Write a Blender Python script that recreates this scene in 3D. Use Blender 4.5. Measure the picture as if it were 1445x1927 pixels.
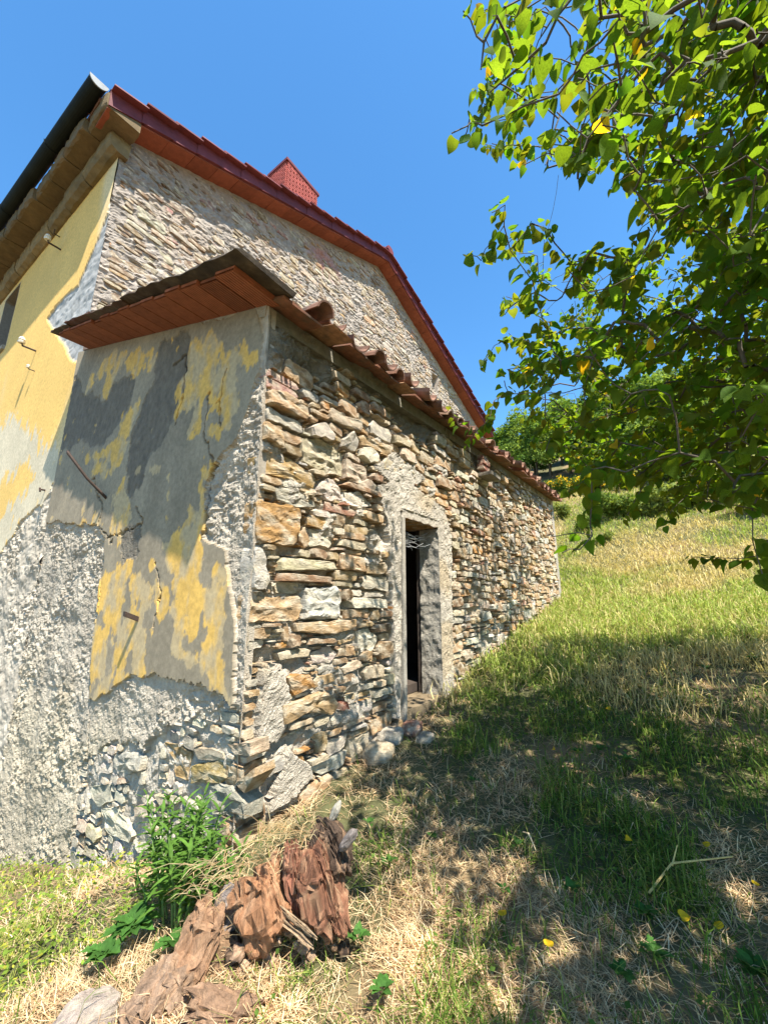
import bpy, math, random
import numpy as np
from mathutils import Matrix, Vector

# ------------------------------------------------------------------ camera, world, sun, exposure
for o in list(bpy.data.objects):
    bpy.data.objects.remove(o)
SC = bpy.context.scene
COL = SC.collection
F_PX, CX, CY = 741.0, 722.5, 963.5           # lens of the photograph in photo pixels (1445 x 1927)
PITCH, YAW = math.radians(12.7), math.radians(34.8)
CAM = np.array([2.337, -1.749, 1.5])
_fh = np.array([-math.sin(YAW), math.cos(YAW), 0.0])
RGT = np.array([math.cos(YAW), math.sin(YAW), 0.0])
FWD = _fh * math.cos(PITCH) + np.array([0, 0, math.sin(PITCH)])
UPV = -_fh * math.sin(PITCH) + np.array([0, 0, math.cos(PITCH)])
cd = bpy.data.cameras.new('camera')
cam = bpy.data.objects.new('camera', cd)
COL.objects.link(cam)
cd.sensor_fit = 'HORIZONTAL'
cd.sensor_width = 36.0
cd.lens = 36.0 * F_PX / 1445.0
cd.clip_start, cd.clip_end = 0.05, 600.0
cam.matrix_world = Matrix(((RGT[0], UPV[0], -FWD[0], CAM[0]), (RGT[1], UPV[1], -FWD[1], CAM[1]),
                           (RGT[2], UPV[2], -FWD[2], CAM[2]), (0, 0, 0, 1)))
SC.camera = cam

SUN_DIR = Vector((-0.52, 0.24, -1.0)).normalized()      # direction the sunlight travels
w = bpy.data.worlds.new('World'); SC.world = w; w.use_nodes = True
wn = w.node_tree
sky = wn.nodes.new('ShaderNodeTexSky'); sky.sky_type = 'NISHITA'; sky.sun_disc = False
sky.sun_elevation = math.asin(-SUN_DIR.z)
sky.sun_rotation = math.atan2(-SUN_DIR.x, -SUN_DIR.y)
sky.altitude = 300.0
sky.air_density = 1.0; sky.dust_density = 0.3; sky.ozone_density = 2.5
hsv = wn.nodes.new('ShaderNodeHueSaturation'); hsv.inputs['Saturation'].default_value = 1.2; hsv.inputs['Hue'].default_value = 0.495
wn.links.new(sky.outputs[0], hsv.inputs['Color']); 
gel = wn.nodes.new('ShaderNodeMix'); gel.data_type = 'RGBA'; gel.blend_type = 'MULTIPLY'; gel.inputs[0].default_value = 1.0; gel.inputs[7].default_value = (1.08, 1.25, 1.30, 1)
wn.links.new(hsv.outputs[0], gel.inputs[6]); wn.links.new(gel.outputs[2], wn.nodes['Background'].inputs[0])
wn.nodes['Background'].inputs[1].default_value = 0.092
sd = bpy.data.lights.new('sun', 'SUN'); sd.energy = 5.0; sd.angle = math.radians(0.5); sd.color = (1.0, 0.95, 0.86)
sun = bpy.data.objects.new('sun', sd); COL.objects.link(sun)
sun.location = (10, -8, 30)
sun.rotation_euler = SUN_DIR.to_track_quat('-Z', 'Y').to_euler()
SC.view_settings.view_transform = 'Standard'
SC.view_settings.look = 'None'
SC.view_settings.exposure = 1.52
SC.view_settings.gamma = 1.0
SC.view_settings.use_curve_mapping = False
try:
    SC.cycles.max_bounces = 6; SC.cycles.transparent_max_bounces = 6
    SC.cycles.use_adaptive_sampling = True
except Exception:
    pass

# ------------------------------------------------------------------ helpers
RNG = np.random.default_rng(7)
random.seed(7)
def ray(px, py):
    d = FWD * F_PX + RGT * (px - CX) - UPV * (py - CY)
    return d / np.linalg.norm(d)
def at(px, py, ax, c):                      # where a photo pixel meets the plane axis = c
    d = ray(px, py); i = 'xyz'.index(ax)
    return CAM + d * ((c - CAM[i]) / d[i])
def proj(P):
    v = np.asarray(P, float) - CAM
    z = v @ FWD
    return CX + F_PX * (v @ RGT) / z, CY - F_PX * (v @ UPV) / z, z

def _h(ix, iy, iz, seed):
    n = (ix.astype(np.int64) * 374761393 + iy.astype(np.int64) * 668265263 + iz.astype(np.int64) * 2147483647 + seed * 974711) & 0xffffffff
    n = ((n ^ (n >> 13)) * 1274126177) & 0xffffffff
    n = (n ^ (n >> 16)) & 0xffffffff
    return n.astype(np.float64) / 4294967295.0
def vn(x, y, seed=0):                       # smooth value noise 0..1
    x = np.asarray(x, float); y = np.asarray(y, float)
    ix = np.floor(x); iy = np.floor(y); fx = x - ix; fy = y - iy
    fx = fx * fx * (3 - 2 * fx); fy = fy * fy * (3 - 2 * fy)
    ix = ix.astype(np.int64); iy = iy.astype(np.int64); z = np.zeros_like(ix)
    a = _h(ix, iy, z, seed); b = _h(ix + 1, iy, z, seed); c = _h(ix, iy + 1, z, seed); d = _h(ix + 1, iy + 1, z, seed)
    return (a * (1 - fx) + b * fx) * (1 - fy) + (c * (1 - fx) + d * fx) * fy
def fbm(x, y, oct=4, seed=0, gain=0.5):
    s = 0; a = 1.0; t = 0
    for k in range(oct):
        s = s + a * vn(np.asarray(x) * 2 ** k + 17.3 * k, np.asarray(y) * 2 ** k - 9.1 * k, seed + k); t += a; a *= gain
    return s / t
def pip(poly, X, Y):                        # points in polygon
    poly = np.asarray(poly, float); r = np.zeros(X.shape, bool); n = len(poly); j = n - 1
    for i in range(n):
        xi, yi = poly[i]; xj, yj = poly[j]
        if yi != yj:
            r ^= ((yi > Y) != (yj > Y)) & (X < (xj - xi) * (Y - yi) / (yj - yi) + xi)
        j = i
    return r
def sm(e0, e1, x):
    t = np.clip((x - e0) / (e1 - e0), 0, 1); return t * t * (3 - 2 * t)

def mesh_np(name, V, faces, mats=None, col=None, smooth=False, mi=None):
    """faces: an (n,3) or (n,4) array, or a list of such arrays; col: (nv,3) colours stored as point attribute Col"""
    me = bpy.data.meshes.new(name)
    V = np.asarray(V, np.float32)
    if not isinstance(faces, list): faces = [faces]
    faces = [np.asarray(f, np.int32) for f in faces if len(f)]
    me.vertices.add(len(V)); me.vertices.foreach_set('co', V.ravel())
    nl = sum(f.size for f in faces); npoly = sum(len(f) for f in faces)
    me.loops.add(nl); me.polygons.add(npoly)
    me.loops.foreach_set('vertex_index', np.concatenate([f.ravel() for f in faces]))
    starts = []; s = 0
    for f in faces:
        k = f.shape[1]; starts.append(s + k * np.arange(len(f))); s += f.size
    me.polygons.foreach_set('loop_start', np.concatenate(starts).astype(np.int32))
    me.polygons.foreach_set('use_smooth', np.full(npoly, smooth, bool))
    if mi is not None: me.polygons.foreach_set('material_index', np.asarray(mi, np.int32))
    if mats is not None:
        for m in (mats if isinstance(mats, (list, tuple)) else [mats]): me.materials.append(m)
    if col is not None:
        a = me.attributes.new('Col', 'FLOAT_COLOR', 'POINT')
        c = np.ones((len(V), 4), np.float32); c[:, :3] = np.asarray(col, np.float32)
        a.data.foreach_set('color', c.ravel())
    me.update(calc_edges=True); me.validate()
    return me
def link(name, me, parent=None, loc=None, **props):
    o = bpy.data.objects.new(name, me); COL.objects.link(o)
    if parent is not None: o.parent = parent
    if loc is not None: o.location = loc
    for k, v in props.items(): o[k] = v
    return o
def thing(name, label, cat, loc=(0, 0, 0), group=None):
    o = link(name, None, loc=loc, label=label, category=cat)
    if group: o['group'] = group
    return o
def tag(o, label, cat, group=None):
    o['label'] = label; o['category'] = cat
    if group: o['group'] = group
    return o

class MB:                                   # collects simple solids into one mesh
    def __init__(s): s.V = []; s.Q = []; s.T = []; s.C = []; s.n = 0
    def add(s, V, Q=(), T=(), c=None):
        V = np.asarray(V, float)
        s.V.append(V)
        if len(Q): s.Q.append(np.asarray(Q) + s.n)
        if len(T): s.T.append(np.asarray(T) + s.n)
        s.C.append(np.tile(np.asarray(c if c is not None else (.5, .5, .5), float), (len(V), 1)) if c is None or np.ndim(c) == 1 else np.asarray(c))
        s.n += len(V)
    def box(s, o, a, b, c, col=None, jit=0.0, rng=None):   # corner o and three edge vectors
        o, a, b, c = (np.asarray(q, float) for q in (o, a, b, c))
        V = np.array([o, o + a, o + a + b, o + b, o + c, o + a + c, o + a + b + c, o + b + c])
        if jit: V = V + (rng or RNG).uniform(-jit, jit, V.shape)
        Q = np.array([[0, 3, 2, 1], [4, 5, 6, 7], [0, 1, 5, 4], [1, 2, 6, 5], [2, 3, 7, 6], [3, 0, 4, 7]])
        if np.dot(np.cross(a, b), c) < 0: Q = Q[:, ::-1]
        s.add(V, Q, c=col)
    def tube(s, P, r, k=6, col=None, cap=True):
        P = np.asarray(P, float); n = len(P); r = np.broadcast_to(np.asarray(r, float), (n,))
        T = np.gradient(P, axis=0); T /= np.linalg.norm(T, axis=1)[:, None] + 1e-9
        ref = np.array([0.3, 0.2, 1.0]); ref = ref if abs(T[0] @ ref) / np.linalg.norm(ref) < .9 else np.array([1.0, .1, 0])
        A = np.cross(T, ref); A /= np.linalg.norm(A, axis=1)[:, None] + 1e-9; B = np.cross(T, A)
        th = np.arange(k) * 2 * math.pi / k
        V = P[:, None, :] + r[:, None, None] * (np.cos(th)[None, :, None] * A[:, None, :] + np.sin(th)[None, :, None] * B[:, None, :])
        i = np.arange(n - 1)[:, None] * k; j = np.arange(k)[None, :]; j2 = (j + 1) % k
        Q = np.stack([i + j, i + j2, i + k + j2, i + k + j], -1).reshape(-1, 4)[:, ::-1]
        V = V.reshape(-1, 3); Tq = []
        if cap:
            V = np.vstack([V, P[0], P[-1]]); m = n * k
            jj = np.arange(k); jn = (jj + 1) % k
            Tq = np.vstack([np.stack([jj, np.full(k, m), jn], -1)[:, ::-1], np.stack([(n - 1) * k + jn, np.full(k, m + 1), (n - 1) * k + jj], -1)[:, ::-1]])
        s.add(V, Q, Tq, c=col)
    def mesh(s, name, mats, smooth=False):
        return mesh_np(name, np.vstack(s.V), ([np.vstack(s.Q)] if s.Q else []) + ([np.vstack(s.T)] if s.T else []), mats, np.vstack(s.C), smooth)
    def build(s, name, mats, parent=None, smooth=False, **props):
        return link(name, s.mesh(name, mats, smooth), parent, **props)

# ------------------------------------------------------------------ materials
def mat(name, col=None, var=0.35, scale=6.0, bump=0.5, bscale=40.0, bdist=0.01, rough=0.9, objrand=0.0, tint=None, tscale=1.5, spec=0.25, stretch=(1, 1, 1), metal=0.0, fine=None):
    """procedural surface: colour (own colour, or the mesh's Col attribute) mottled by noise, grained by bump"""
    m = bpy.data.materials.new(name); m.use_nodes = True; t = m.node_tree; N = t.nodes; L = t.links
    b = N['Principled BSDF']
    b.inputs['Roughness'].default_value = rough; b.inputs['Metallic'].default_value = metal
    b.inputs['Specular IOR Level'].default_value = spec
    tc = N.new('ShaderNodeTexCoord'); mp = N.new('ShaderNodeMapping'); mp.inputs['Scale'].default_value = stretch
    L.new(tc.outputs['Object'], mp.inputs[0])
    if col is None:
        a = N.new('ShaderNodeAttribute'); a.attribute_name = 'Col'; base = a.outputs['Color']
    else:
        a = N.new('ShaderNodeRGB'); a.outputs[0].default_value = (*col, 1); base = a.outputs[0]
    if tint is not None:
        n = N.new('ShaderNodeTexNoise'); n.inputs['Scale'].default_value = tscale; n.inputs['Detail'].default_value = 6; n.inputs['Roughness'].default_value = .65
        L.new(mp.outputs[0], n.inputs['Vector'])
        r = N.new('ShaderNodeMapRange'); r.inputs[1].default_value = .45; r.inputs[2].default_value = .68
        L.new(n.outputs[0], r.inputs[0])
        x = N.new('ShaderNodeMix'); x.data_type = 'RGBA'; L.new(r.outputs[0], x.inputs[0]); L.new(base, x.inputs[6]); x.inputs[7].default_value = (*tint, 1); base = x.outputs[2]
    n = N.new('ShaderNodeTexNoise'); n.inputs['Scale'].default_value = scale; n.inputs['Detail'].default_value = 8; n.inputs['Roughness'].default_value = .7
    L.new(mp.outputs[0], n.inputs['Vector'])
    r = N.new('ShaderNodeMapRange'); r.inputs[1].default_value = .3; r.inputs[2].default_value = .7; r.inputs[3].default_value = 1 - var; r.inputs[4].default_value = 1 + var * .8
    L.new(n.outputs[0], r.inputs[0]); val = r.outputs[0]
    if objrand:
        oi = N.new('ShaderNodeObjectInfo'); r2 = N.new('ShaderNodeMapRange'); r2.inputs[3].default_value = 1 - objrand; r2.inputs[4].default_value = 1 + objrand
        L.new(oi.outputs['Random'], r2.inputs[0]); mu = N.new('ShaderNodeMath'); mu.operation = 'MULTIPLY'
        L.new(val, mu.inputs[0]); L.new(r2.outputs[0], mu.inputs[1]); val = mu.outputs[0]
    vm = N.new('ShaderNodeVectorMath'); vm.operation = 'SCALE'; L.new(base, vm.inputs[0]); L.new(val, vm.inputs['Scale'])
    L.new(vm.outputs[0], b.inputs['Base Color'])
    if bump:
        n2 = N.new('ShaderNodeTexNoise'); n2.inputs['Scale'].default_value = bscale; n2.inputs['Detail'].default_value = 10; n2.inputs['Roughness'].default_value = .75
        L.new(mp.outputs[0], n2.inputs['Vector'])
        bp = N.new('ShaderNodeBump'); bp.inputs['Strength'].default_value = bump; bp.inputs['Distance'].default_value = bdist
        L.new(n2.outputs[0], bp.inputs['Height']); nrm = bp.outputs[0]
        if fine:
            v = N.new('ShaderNodeTexVoronoi'); v.inputs['Scale'].default_value = fine; L.new(mp.outputs[0], v.inputs['Vector'])
            b2 = N.new('ShaderNodeBump'); b2.inputs['Strength'].default_value = .6; b2.inputs['Distance'].default_value = bdist * .7
            L.new(v.outputs['Distance'], b2.inputs['Height']); L.new(nrm, b2.inputs['Normal']); nrm = b2.outputs[0]
        L.new(nrm, b.inputs['Normal'])
    return m
def leaf_mat(name, col, trans, mixf=0.45, rough=0.45, objrand=.3, attr=False):
    m = bpy.data.materials.new(name); m.use_nodes = True; t = m.node_tree; N = t.nodes; L = t.links
    b = N['Principled BSDF']; b.inputs['Roughness'].default_value = rough; b.inputs['Specular IOR Level'].default_value = .07
    tr = N.new('ShaderNodeBsdfTranslucent'); mx = N.new('ShaderNodeMixShader'); mx.inputs[0].default_value = mixf
    L.new(b.outputs[0], mx.inputs[1]); L.new(tr.outputs[0], mx.inputs[2]); L.new(mx.outputs[0], N['Material Output'].inputs[0])
    nz = N.new('ShaderNodeTexNoise'); nz.inputs['Scale'].default_value = 14 if attr else 30; nz.inputs['Detail'].default_value = 4; tcn = N.new('ShaderNodeTexCoord'); L.new(tcn.outputs['Object'], nz.inputs['Vector'])
    nr_ = N.new('ShaderNodeMapRange'); nr_.inputs[1].default_value = .3; nr_.inputs[2].default_value = .7; nr_.inputs[3].default_value = .72; nr_.inputs[4].default_value = 1.25; L.new(nz.outputs[0], nr_.inputs[0])
    def var(c, sock, k):
        if attr:
            a = N.new('ShaderNodeAttribute'); a.attribute_name = 'Col'; src = a.outputs['Color']
        else:
            a = N.new('ShaderNodeRGB'); a.outputs[0].default_value = (*c, 1); src = a.outputs[0]
        vm = N.new('ShaderNodeVectorMath'); vm.operation = 'MULTIPLY'; vm.inputs[1].default_value = k if attr else (1, 1, 1); L.new(src, vm.inputs[0])
        s2 = N.new('ShaderNodeVectorMath'); s2.operation = 'SCALE'; L.new(vm.outputs[0], s2.inputs[0])
        oi = N.new('ShaderNodeObjectInfo'); r2 = N.new('ShaderNodeMapRange'); r2.inputs[3].default_value = 1 - objrand; r2.inputs[4].default_value = 1 + objrand
        L.new(oi.outputs['Random'], r2.inputs[0]); mm = N.new('ShaderNodeMath'); mm.operation = 'MULTIPLY'; L.new(r2.outputs[0], mm.inputs[0]); L.new(nr_.outputs[0], mm.inputs[1]); L.new(mm.outputs[0], s2.inputs['Scale']); L.new(s2.outputs[0], sock)
    var(col, b.inputs['Base Color'], (1, 1, 1)); var(trans, tr.inputs['Color'], trans)
    return m

M_STONE = mat('rubble_stone', None, var=.5, scale=13, bump=1.0, bscale=48, bdist=.035, stretch=(1, 1, 1.8), tint=(.56, .48, .35), tscale=6.0)
M_MORTAR = mat('lime_mortar', None, var=.3, scale=14, bump=1.0, bscale=60, bdist=.018, fine=90)
M_CAST = mat('roughcast_render', None, var=.22, scale=18, bump=.9, bscale=75, bdist=.012, fine=120)
M_PLASTER = mat('painted_plaster', None, var=.26, scale=22, bump=.35, bscale=120, bdist=.004, rough=.85)
M_TILE = mat('clay_tile', None, var=.4, scale=12, bump=.5, bscale=50, bdist=.008, objrand=.2, tint=(.12, .085, .06), tscale=5)
M_REDTILE = mat('red_painted_tile', (.13, .028, .03), var=.25, scale=8, bump=.3, bscale=60, bdist=.004, objrand=.12, rough=.6)
M_SOFFIT = mat('red_soffit_tile', (.24, .07, .038), var=.25, scale=9, bump=.3, bscale=60, bdist=.004, objrand=.15)
M_BRICK = mat('red_brick', (.30, .07, .055), var=.25, scale=15, bump=.5, bscale=80, bdist=.004, objrand=.22)
M_IRON = mat('rusty_iron', (.045, .028, .02), var=.4, scale=40, bump=.5, bscale=120, bdist=.003, rough=.7)
M_GUTTER = mat('dark_gutter_metal', (.010, .013, .011), var=.4, scale=3, bump=.1, rough=.75, spec=.12)
M_CERAMIC = mat('pale_ceramic', (.6, .55, .45), var=.2, scale=30, bump=.1, rough=.4)
M_CONC = mat('old_concrete', (.30, .27, .22), var=.3, scale=9, bump=.8, bscale=50, bdist=.01, fine=100)
M_DARK = mat('dark_brown_plaster', (.06, .045, .035), var=.3, scale=5, bump=.5, bscale=30)  # even dark brown for the room behind the doorway
M_WOOD = mat('weathered_wood', None, var=.5, scale=9, bump=1.0, bscale=22, bdist=.02, stretch=(5, 5, .7))
M_BARK = mat('grey_bark', (.11, .09, .065), var=.4, scale=14, bump=.8, bscale=40, bdist=.01)
M_SOIL = mat('grassy_soil', None, var=.35, scale=5, bump=.8, bscale=30, bdist=.03)
M_WEB = mat('cobweb_silk', (.6, .6, .58), var=.1, bump=0)

OCHRE, CREAM, GREY, BROWN, BRICKC, RUST, PALE = (.46, .30, .15), (.54, .43, .28), (.46, .41, .33), (.31, .195, .105), (.45, .23, .14), (.45, .23, .07), (.65, .58, .44)
PALETTE = [OCHRE, CREAM, GREY, BROWN, BRICKC, RUST, PALE]
MORT = np.array((.41, .36, .285))
def jit_col(c, rng, a=.16):
    c = np.array(c) * rng.uniform(1 - a, 1 + a); return np.clip(c * rng.uniform(.94, 1.06, 3), 0.01, .8)

# ------------------------------------------------------------------ ground and hillside
def ground(x, y):
    x = np.asarray(x, float); y = np.asarray(y, float)
    g = .15 * y + .33 * np.minimum(x, 0) * sm(6, 0, y) + .03 * np.clip(x, 0, 40)
    t = np.clip(y - 8.5, 0, None)
    g = g + np.where(t < 8, .02 * t * t, 1.28 + .32 * (t - 8)) + .012 * np.clip(x - 2, 0, 60) * sm(8, 30, y) * 4
    g = np.where(y > 90, g * 0 + (.15 * 90 + 1.28 + .32 * 73.5) + .05 * (y - 90), g)
    return g
def ground_hit(px, py):
    d = ray(px, py); s = .3
    while s < 150:
        p = CAM + d * s
        if p[2] < ground(p[0], p[1]): break
        s += .02 + s * .004
    return np.array([p[0], p[1], float(ground(p[0], p[1]))])

def make_ground():
    u = np.linspace(-1, 1, 261); k = 3.6
    ax = np.sinh(u * k) / math.sinh(k)
    X, Y = np.meshgrid(ax * 140 + 1.2, ax * 140 + 1.0)
    Z = ground(X, Y)
    d = np.hypot(X - CAM[0], Y - CAM[1])
    Z = Z + (fbm(X * 2.2, Y * 2.2, 4, 3) - .5) * .20 * sm(40, 2, d) - .03
    n = len(u)
    i = np.arange(n - 1)[:, None] * n + np.arange(n - 1)[None, :]
    Q = np.stack([i, i + 1, i + n + 1, i + n], -1).reshape(-1, 4)
    g1 = fbm(X * .55, Y * .55, 4, 11); far = sm(5, 9, Y)
    straw = np.array((.22, .15, .08)); green = np.array((.085, .085, .035)); soil = np.array((.16, .11, .06))
    wgt = sm(.48, .66, g1 + .16 * far)[..., None]
    C = straw * (1 - wgt) + green * wgt
    C = C * (.75 + .5 * fbm(X * 4, Y * 4, 3, 5))[..., None]
    me = mesh_np('ground', np.stack([X, Y, Z], -1).reshape(-1, 3), Q, M_SOIL, C.reshape(-1, 3), True)
    link('ground', me, kind='structure')
make_ground()

# ------------------------------------------------------------------ stone masonry
class Plane:                                # wall frame: s along, t up, d outwards
    def __init__(s, O, S, T, N): s.O, s.S, s.T, s.N = (np.array(q, float) for q in (O, S, T, N))
    def P(s, st, d): return s.O + np.asarray(st)[..., 0:1] * s.S + np.asarray(st)[..., 1:2] * s.T + np.asarray(d)[..., None] * s.N
LONG = Plane((0, 0, 0), (0, 1, 0), (0, 0, 1), (1, 0, 0))
GABLE = Plane((-4.5, 0, 0), (0, 1, 0), (0, 0, 1), (1, 0, 0))
END = Plane((0, 0, 0), (1, 0, 0), (0, 0, 1), (0, -1, 0))

def resample(poly, K):
    P = np.vstack([poly, poly[:1]]); L = np.r_[0, np.cumsum(np.linalg.norm(np.diff(P, axis=0), axis=1))]
    t = np.arange(K) / K * L[-1]
    return np.stack([np.interp(t, L, P[:, 0]), np.interp(t, L, P[:, 1])], -1)
def stone_geo(poly, front, rng, K=10, rings=(1.0, .84, .45), rough=.014, back=.13):
    poly = np.asarray(poly, float)
    a = np.sum(poly[:, 0] * np.roll(poly[:, 1], -1) - np.roll(poly[:, 0], -1) * poly[:, 1])
    if a < 0: poly = poly[::-1]
    sd0 = int(rng.integers(1, 9999)); R = resample(poly, K); c = R.mean(0); sz = np.ptp(R, axis=0); m = min(sz)
    R = R + rng.normal(0, .035 if K < 20 else .018, R.shape) * m + ((fbm(R[:, 0] * 9 + sd0, R[:, 1] * 9, 3, sd0) - .5) * .25 * m)[:, None] * (R - c) / (np.linalg.norm(R - c, axis=1)[:, None] + 1e-6)
    sd_ = int(rng.integers(1, 9999)); V = []; D = []
    tilt = (rng.normal(0, .07, 2) + np.array((0, -.04))) * min(1.0, .22 / max(sz))
    for q, k in enumerate((1.03,) + tuple(rings)):
        p = c + (R - c) * k
        if q: p = p + rng.normal(0, .012, p.shape) * m * k
        lay = fbm(p[:, 0] * 3 + sd_, p[:, 1] * 26, 2, sd_) - .5
        nz = fbm(p[:, 0] * 14 + sd_, p[:, 1] * 20, 4, sd_ + 5, .6) - .5
        e = (-back if q == 0 else front * (.5 if q == 1 else .92 + .08 * (q > 2)))
        d = e + (0 if q == 0 else (lay * 1.8 + nz * 1.7) * rough + (p - c) @ tilt)
        V.append(p); D.append(np.broadcast_to(d, (K,)) + 0.0)
    V.append(c[None]); D.append(np.array([D[-1].mean()]))
    nr = len(rings) + 1; j = np.arange(K); j2 = (j + 1) % K
    Q = np.vstack([np.stack([q * K + j, q * K + j2, (q + 1) * K + j2, (q + 1) * K + j], -1) for q in range(nr - 1)])
    T = np.stack([(nr - 1) * K + j, (nr - 1) * K + j2, np.full(K, nr * K)], -1)
    return np.vstack(V), np.concatenate(D), Q, T
def rect_poly(s0, s1, t0, t1, rng, gap=.009):
    w_, h_ = s1 - s0 - 2 * gap, t1 - t0 - 2 * gap; a, b = s0 + gap, t0 + gap
    m = min(w_, h_); r = lambda lo=.05, hi=.4: rng.uniform(lo, hi) * m
    P = np.array([(a + r(), b), (a + w_ * .5, b + r(0, .12)), (a + w_ - r(), b), (a + w_, b + r()), (a + w_ - r(0, .1), b + h_ * .5), (a + w_, b + h_ - r()),
                  (a + w_ - r(), b + h_), (a + w_ * .5, b + h_ - r(0, .15)), (a + r(), b + h_), (a, b + h_ - r()), (a + r(0, .1), b + h_ * .5), (a, b + r())])
    sk = rng.normal(0, .05); c = P.mean(0)
    P[:, 1] += (P[:, 0] - c[0]) * sk * min(1, .25 / max(w_, .01))
    return P
def pack(S0, S1, T0, T1, cell, free, classes, rng):
    """fills the free cells of a wall with stones grown from random seeds, the large ones first"""
    occ = ~free; nt, ns = occ.shape; out = []
    for (wr, hr, tries, minw, minh) in classes:
        for _ in range(tries // 200 + 1):
            fr = np.flatnonzero(~occ)
            if not len(fr): break
            for q in rng.choice(fr, min(200, len(fr)), replace=False):
                i, j = divmod(int(q), ns)
                if occ[i, j]: continue
                tw = max(1, int(rng.uniform(*wr) / cell)); th = max(1, int(rng.uniform(*hr) / cell))
                j0 = j1 = j; i0 = i1 = i
                while i1 - i0 + 1 < th:
                    a = i1 + 1 < nt and not occ[i1 + 1, j]; 
                    if a: i1 += 1
                    b = i1 - i0 + 1 < th and i0 > 0 and not occ[i0 - 1, j]
                    if b: i0 -= 1
                    if not (a or b): break
                while j1 - j0 + 1 < tw:
                    a = j1 + 1 < ns and not occ[i0:i1 + 1, j1 + 1].any()
                    if a: j1 += 1
                    b = j1 - j0 + 1 < tw and j0 > 0 and not occ[i0:i1 + 1, j0 - 1].any()
                    if b: j0 -= 1
                    if not (a or b): break
                if (j1 - j0 + 1) * cell < minw or (i1 - i0 + 1) * cell < minh: continue
                occ[i0:i1 + 1, j0:j1 + 1] = True
                out.append((S0 + j0 * cell, S0 + (j1 + 1) * cell, T0 + i0 * cell, T0 + (i1 + 1) * cell))
    return out
def lay_stones(plane, polys, parent, rng, fill_name, limit=290, front=(.03, .06), sink=None):
    """polys: list of (polygon, colour or None, weight); the largest in view become objects, the rest one mesh"""
    items = []
    for poly, colr, hand in polys:
        poly = np.asarray(poly, float); c3 = plane.P(poly.mean(0), np.array(0.0)); x, y, z = proj(c3)
        pa = [proj(plane.P(q, np.array(0.0))) for q in poly]
        A = abs(sum(pa[i][0] * pa[i - 1][1] - pa[i - 1][0] * pa[i][1] for i in range(len(pa)))) / 2
        vis = z > .2 and -60 < x < 1500 and -60 < y < 1990
        items.append((A if vis else 0.0, poly, colr, hand, z))
    items.sort(key=lambda q: -q[0])
    rest = MB()
    for n, (A, poly, colr, hand, z) in enumerate(items):
        f = rng.uniform(*front) * (1.15 if hand else 1)
        if sink is not None: f -= sink(poly.mean(0))
        big = n < limit
        ext = math.sqrt(max(A, 1))
        if big and ext > 60: K, rg = 36, (1.0, .98, .93, .82, .67, .50, .32, .14)
        elif big and ext > 32: K, rg = 22, (1.0, .965, .84, .6, .3)
        elif big: K, rg = 11, (1.0, .91)
        else: K, rg = 9, (1.0, .87)
        st, d, Q, T = stone_geo(poly, f, rng, K, rg, rough=min(.022, .3 * min(np.ptp(poly, axis=0)) * .35))
        c = jit_col(colr if colr is not None else PALETTE[int(rng.choice(7, p=(.32, .19, .15, .19, .02, .05, .08)))], rng)
        W = plane.P(st, d)
        if big:
            ctr = W.mean(0)
            me = mesh_np('stone', W - ctr, [Q, T], M_STONE, np.tile(c, (len(W), 1)))
            link('stone', me, parent, ctr)
        else:
            rest.add(W, Q, T, c)
    if rest.n: rest.build(fill_name, M_STONE, parent, kind='stuff')

def grid_faces(nt, ns, keep=None):
    i = np.arange(nt - 1)[:, None] * ns + np.arange(ns - 1)[None, :]
    Q = np.stack([i, i + 1, i + ns + 1, i + ns], -1)
    return Q.reshape(-1, 4) if keep is None else Q[keep]
def px_poly(pts, ax, c, tr=None):
    if tr: pts = [(tr[0] + x / tr[2], tr[1] + y / tr[2]) for x, y in pts]
    q = [at(x, y, ax, c) for x, y in pts]
    return np.array([(p[1], p[2]) if ax == 'x' else (p[0], p[2]) for p in q])

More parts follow.
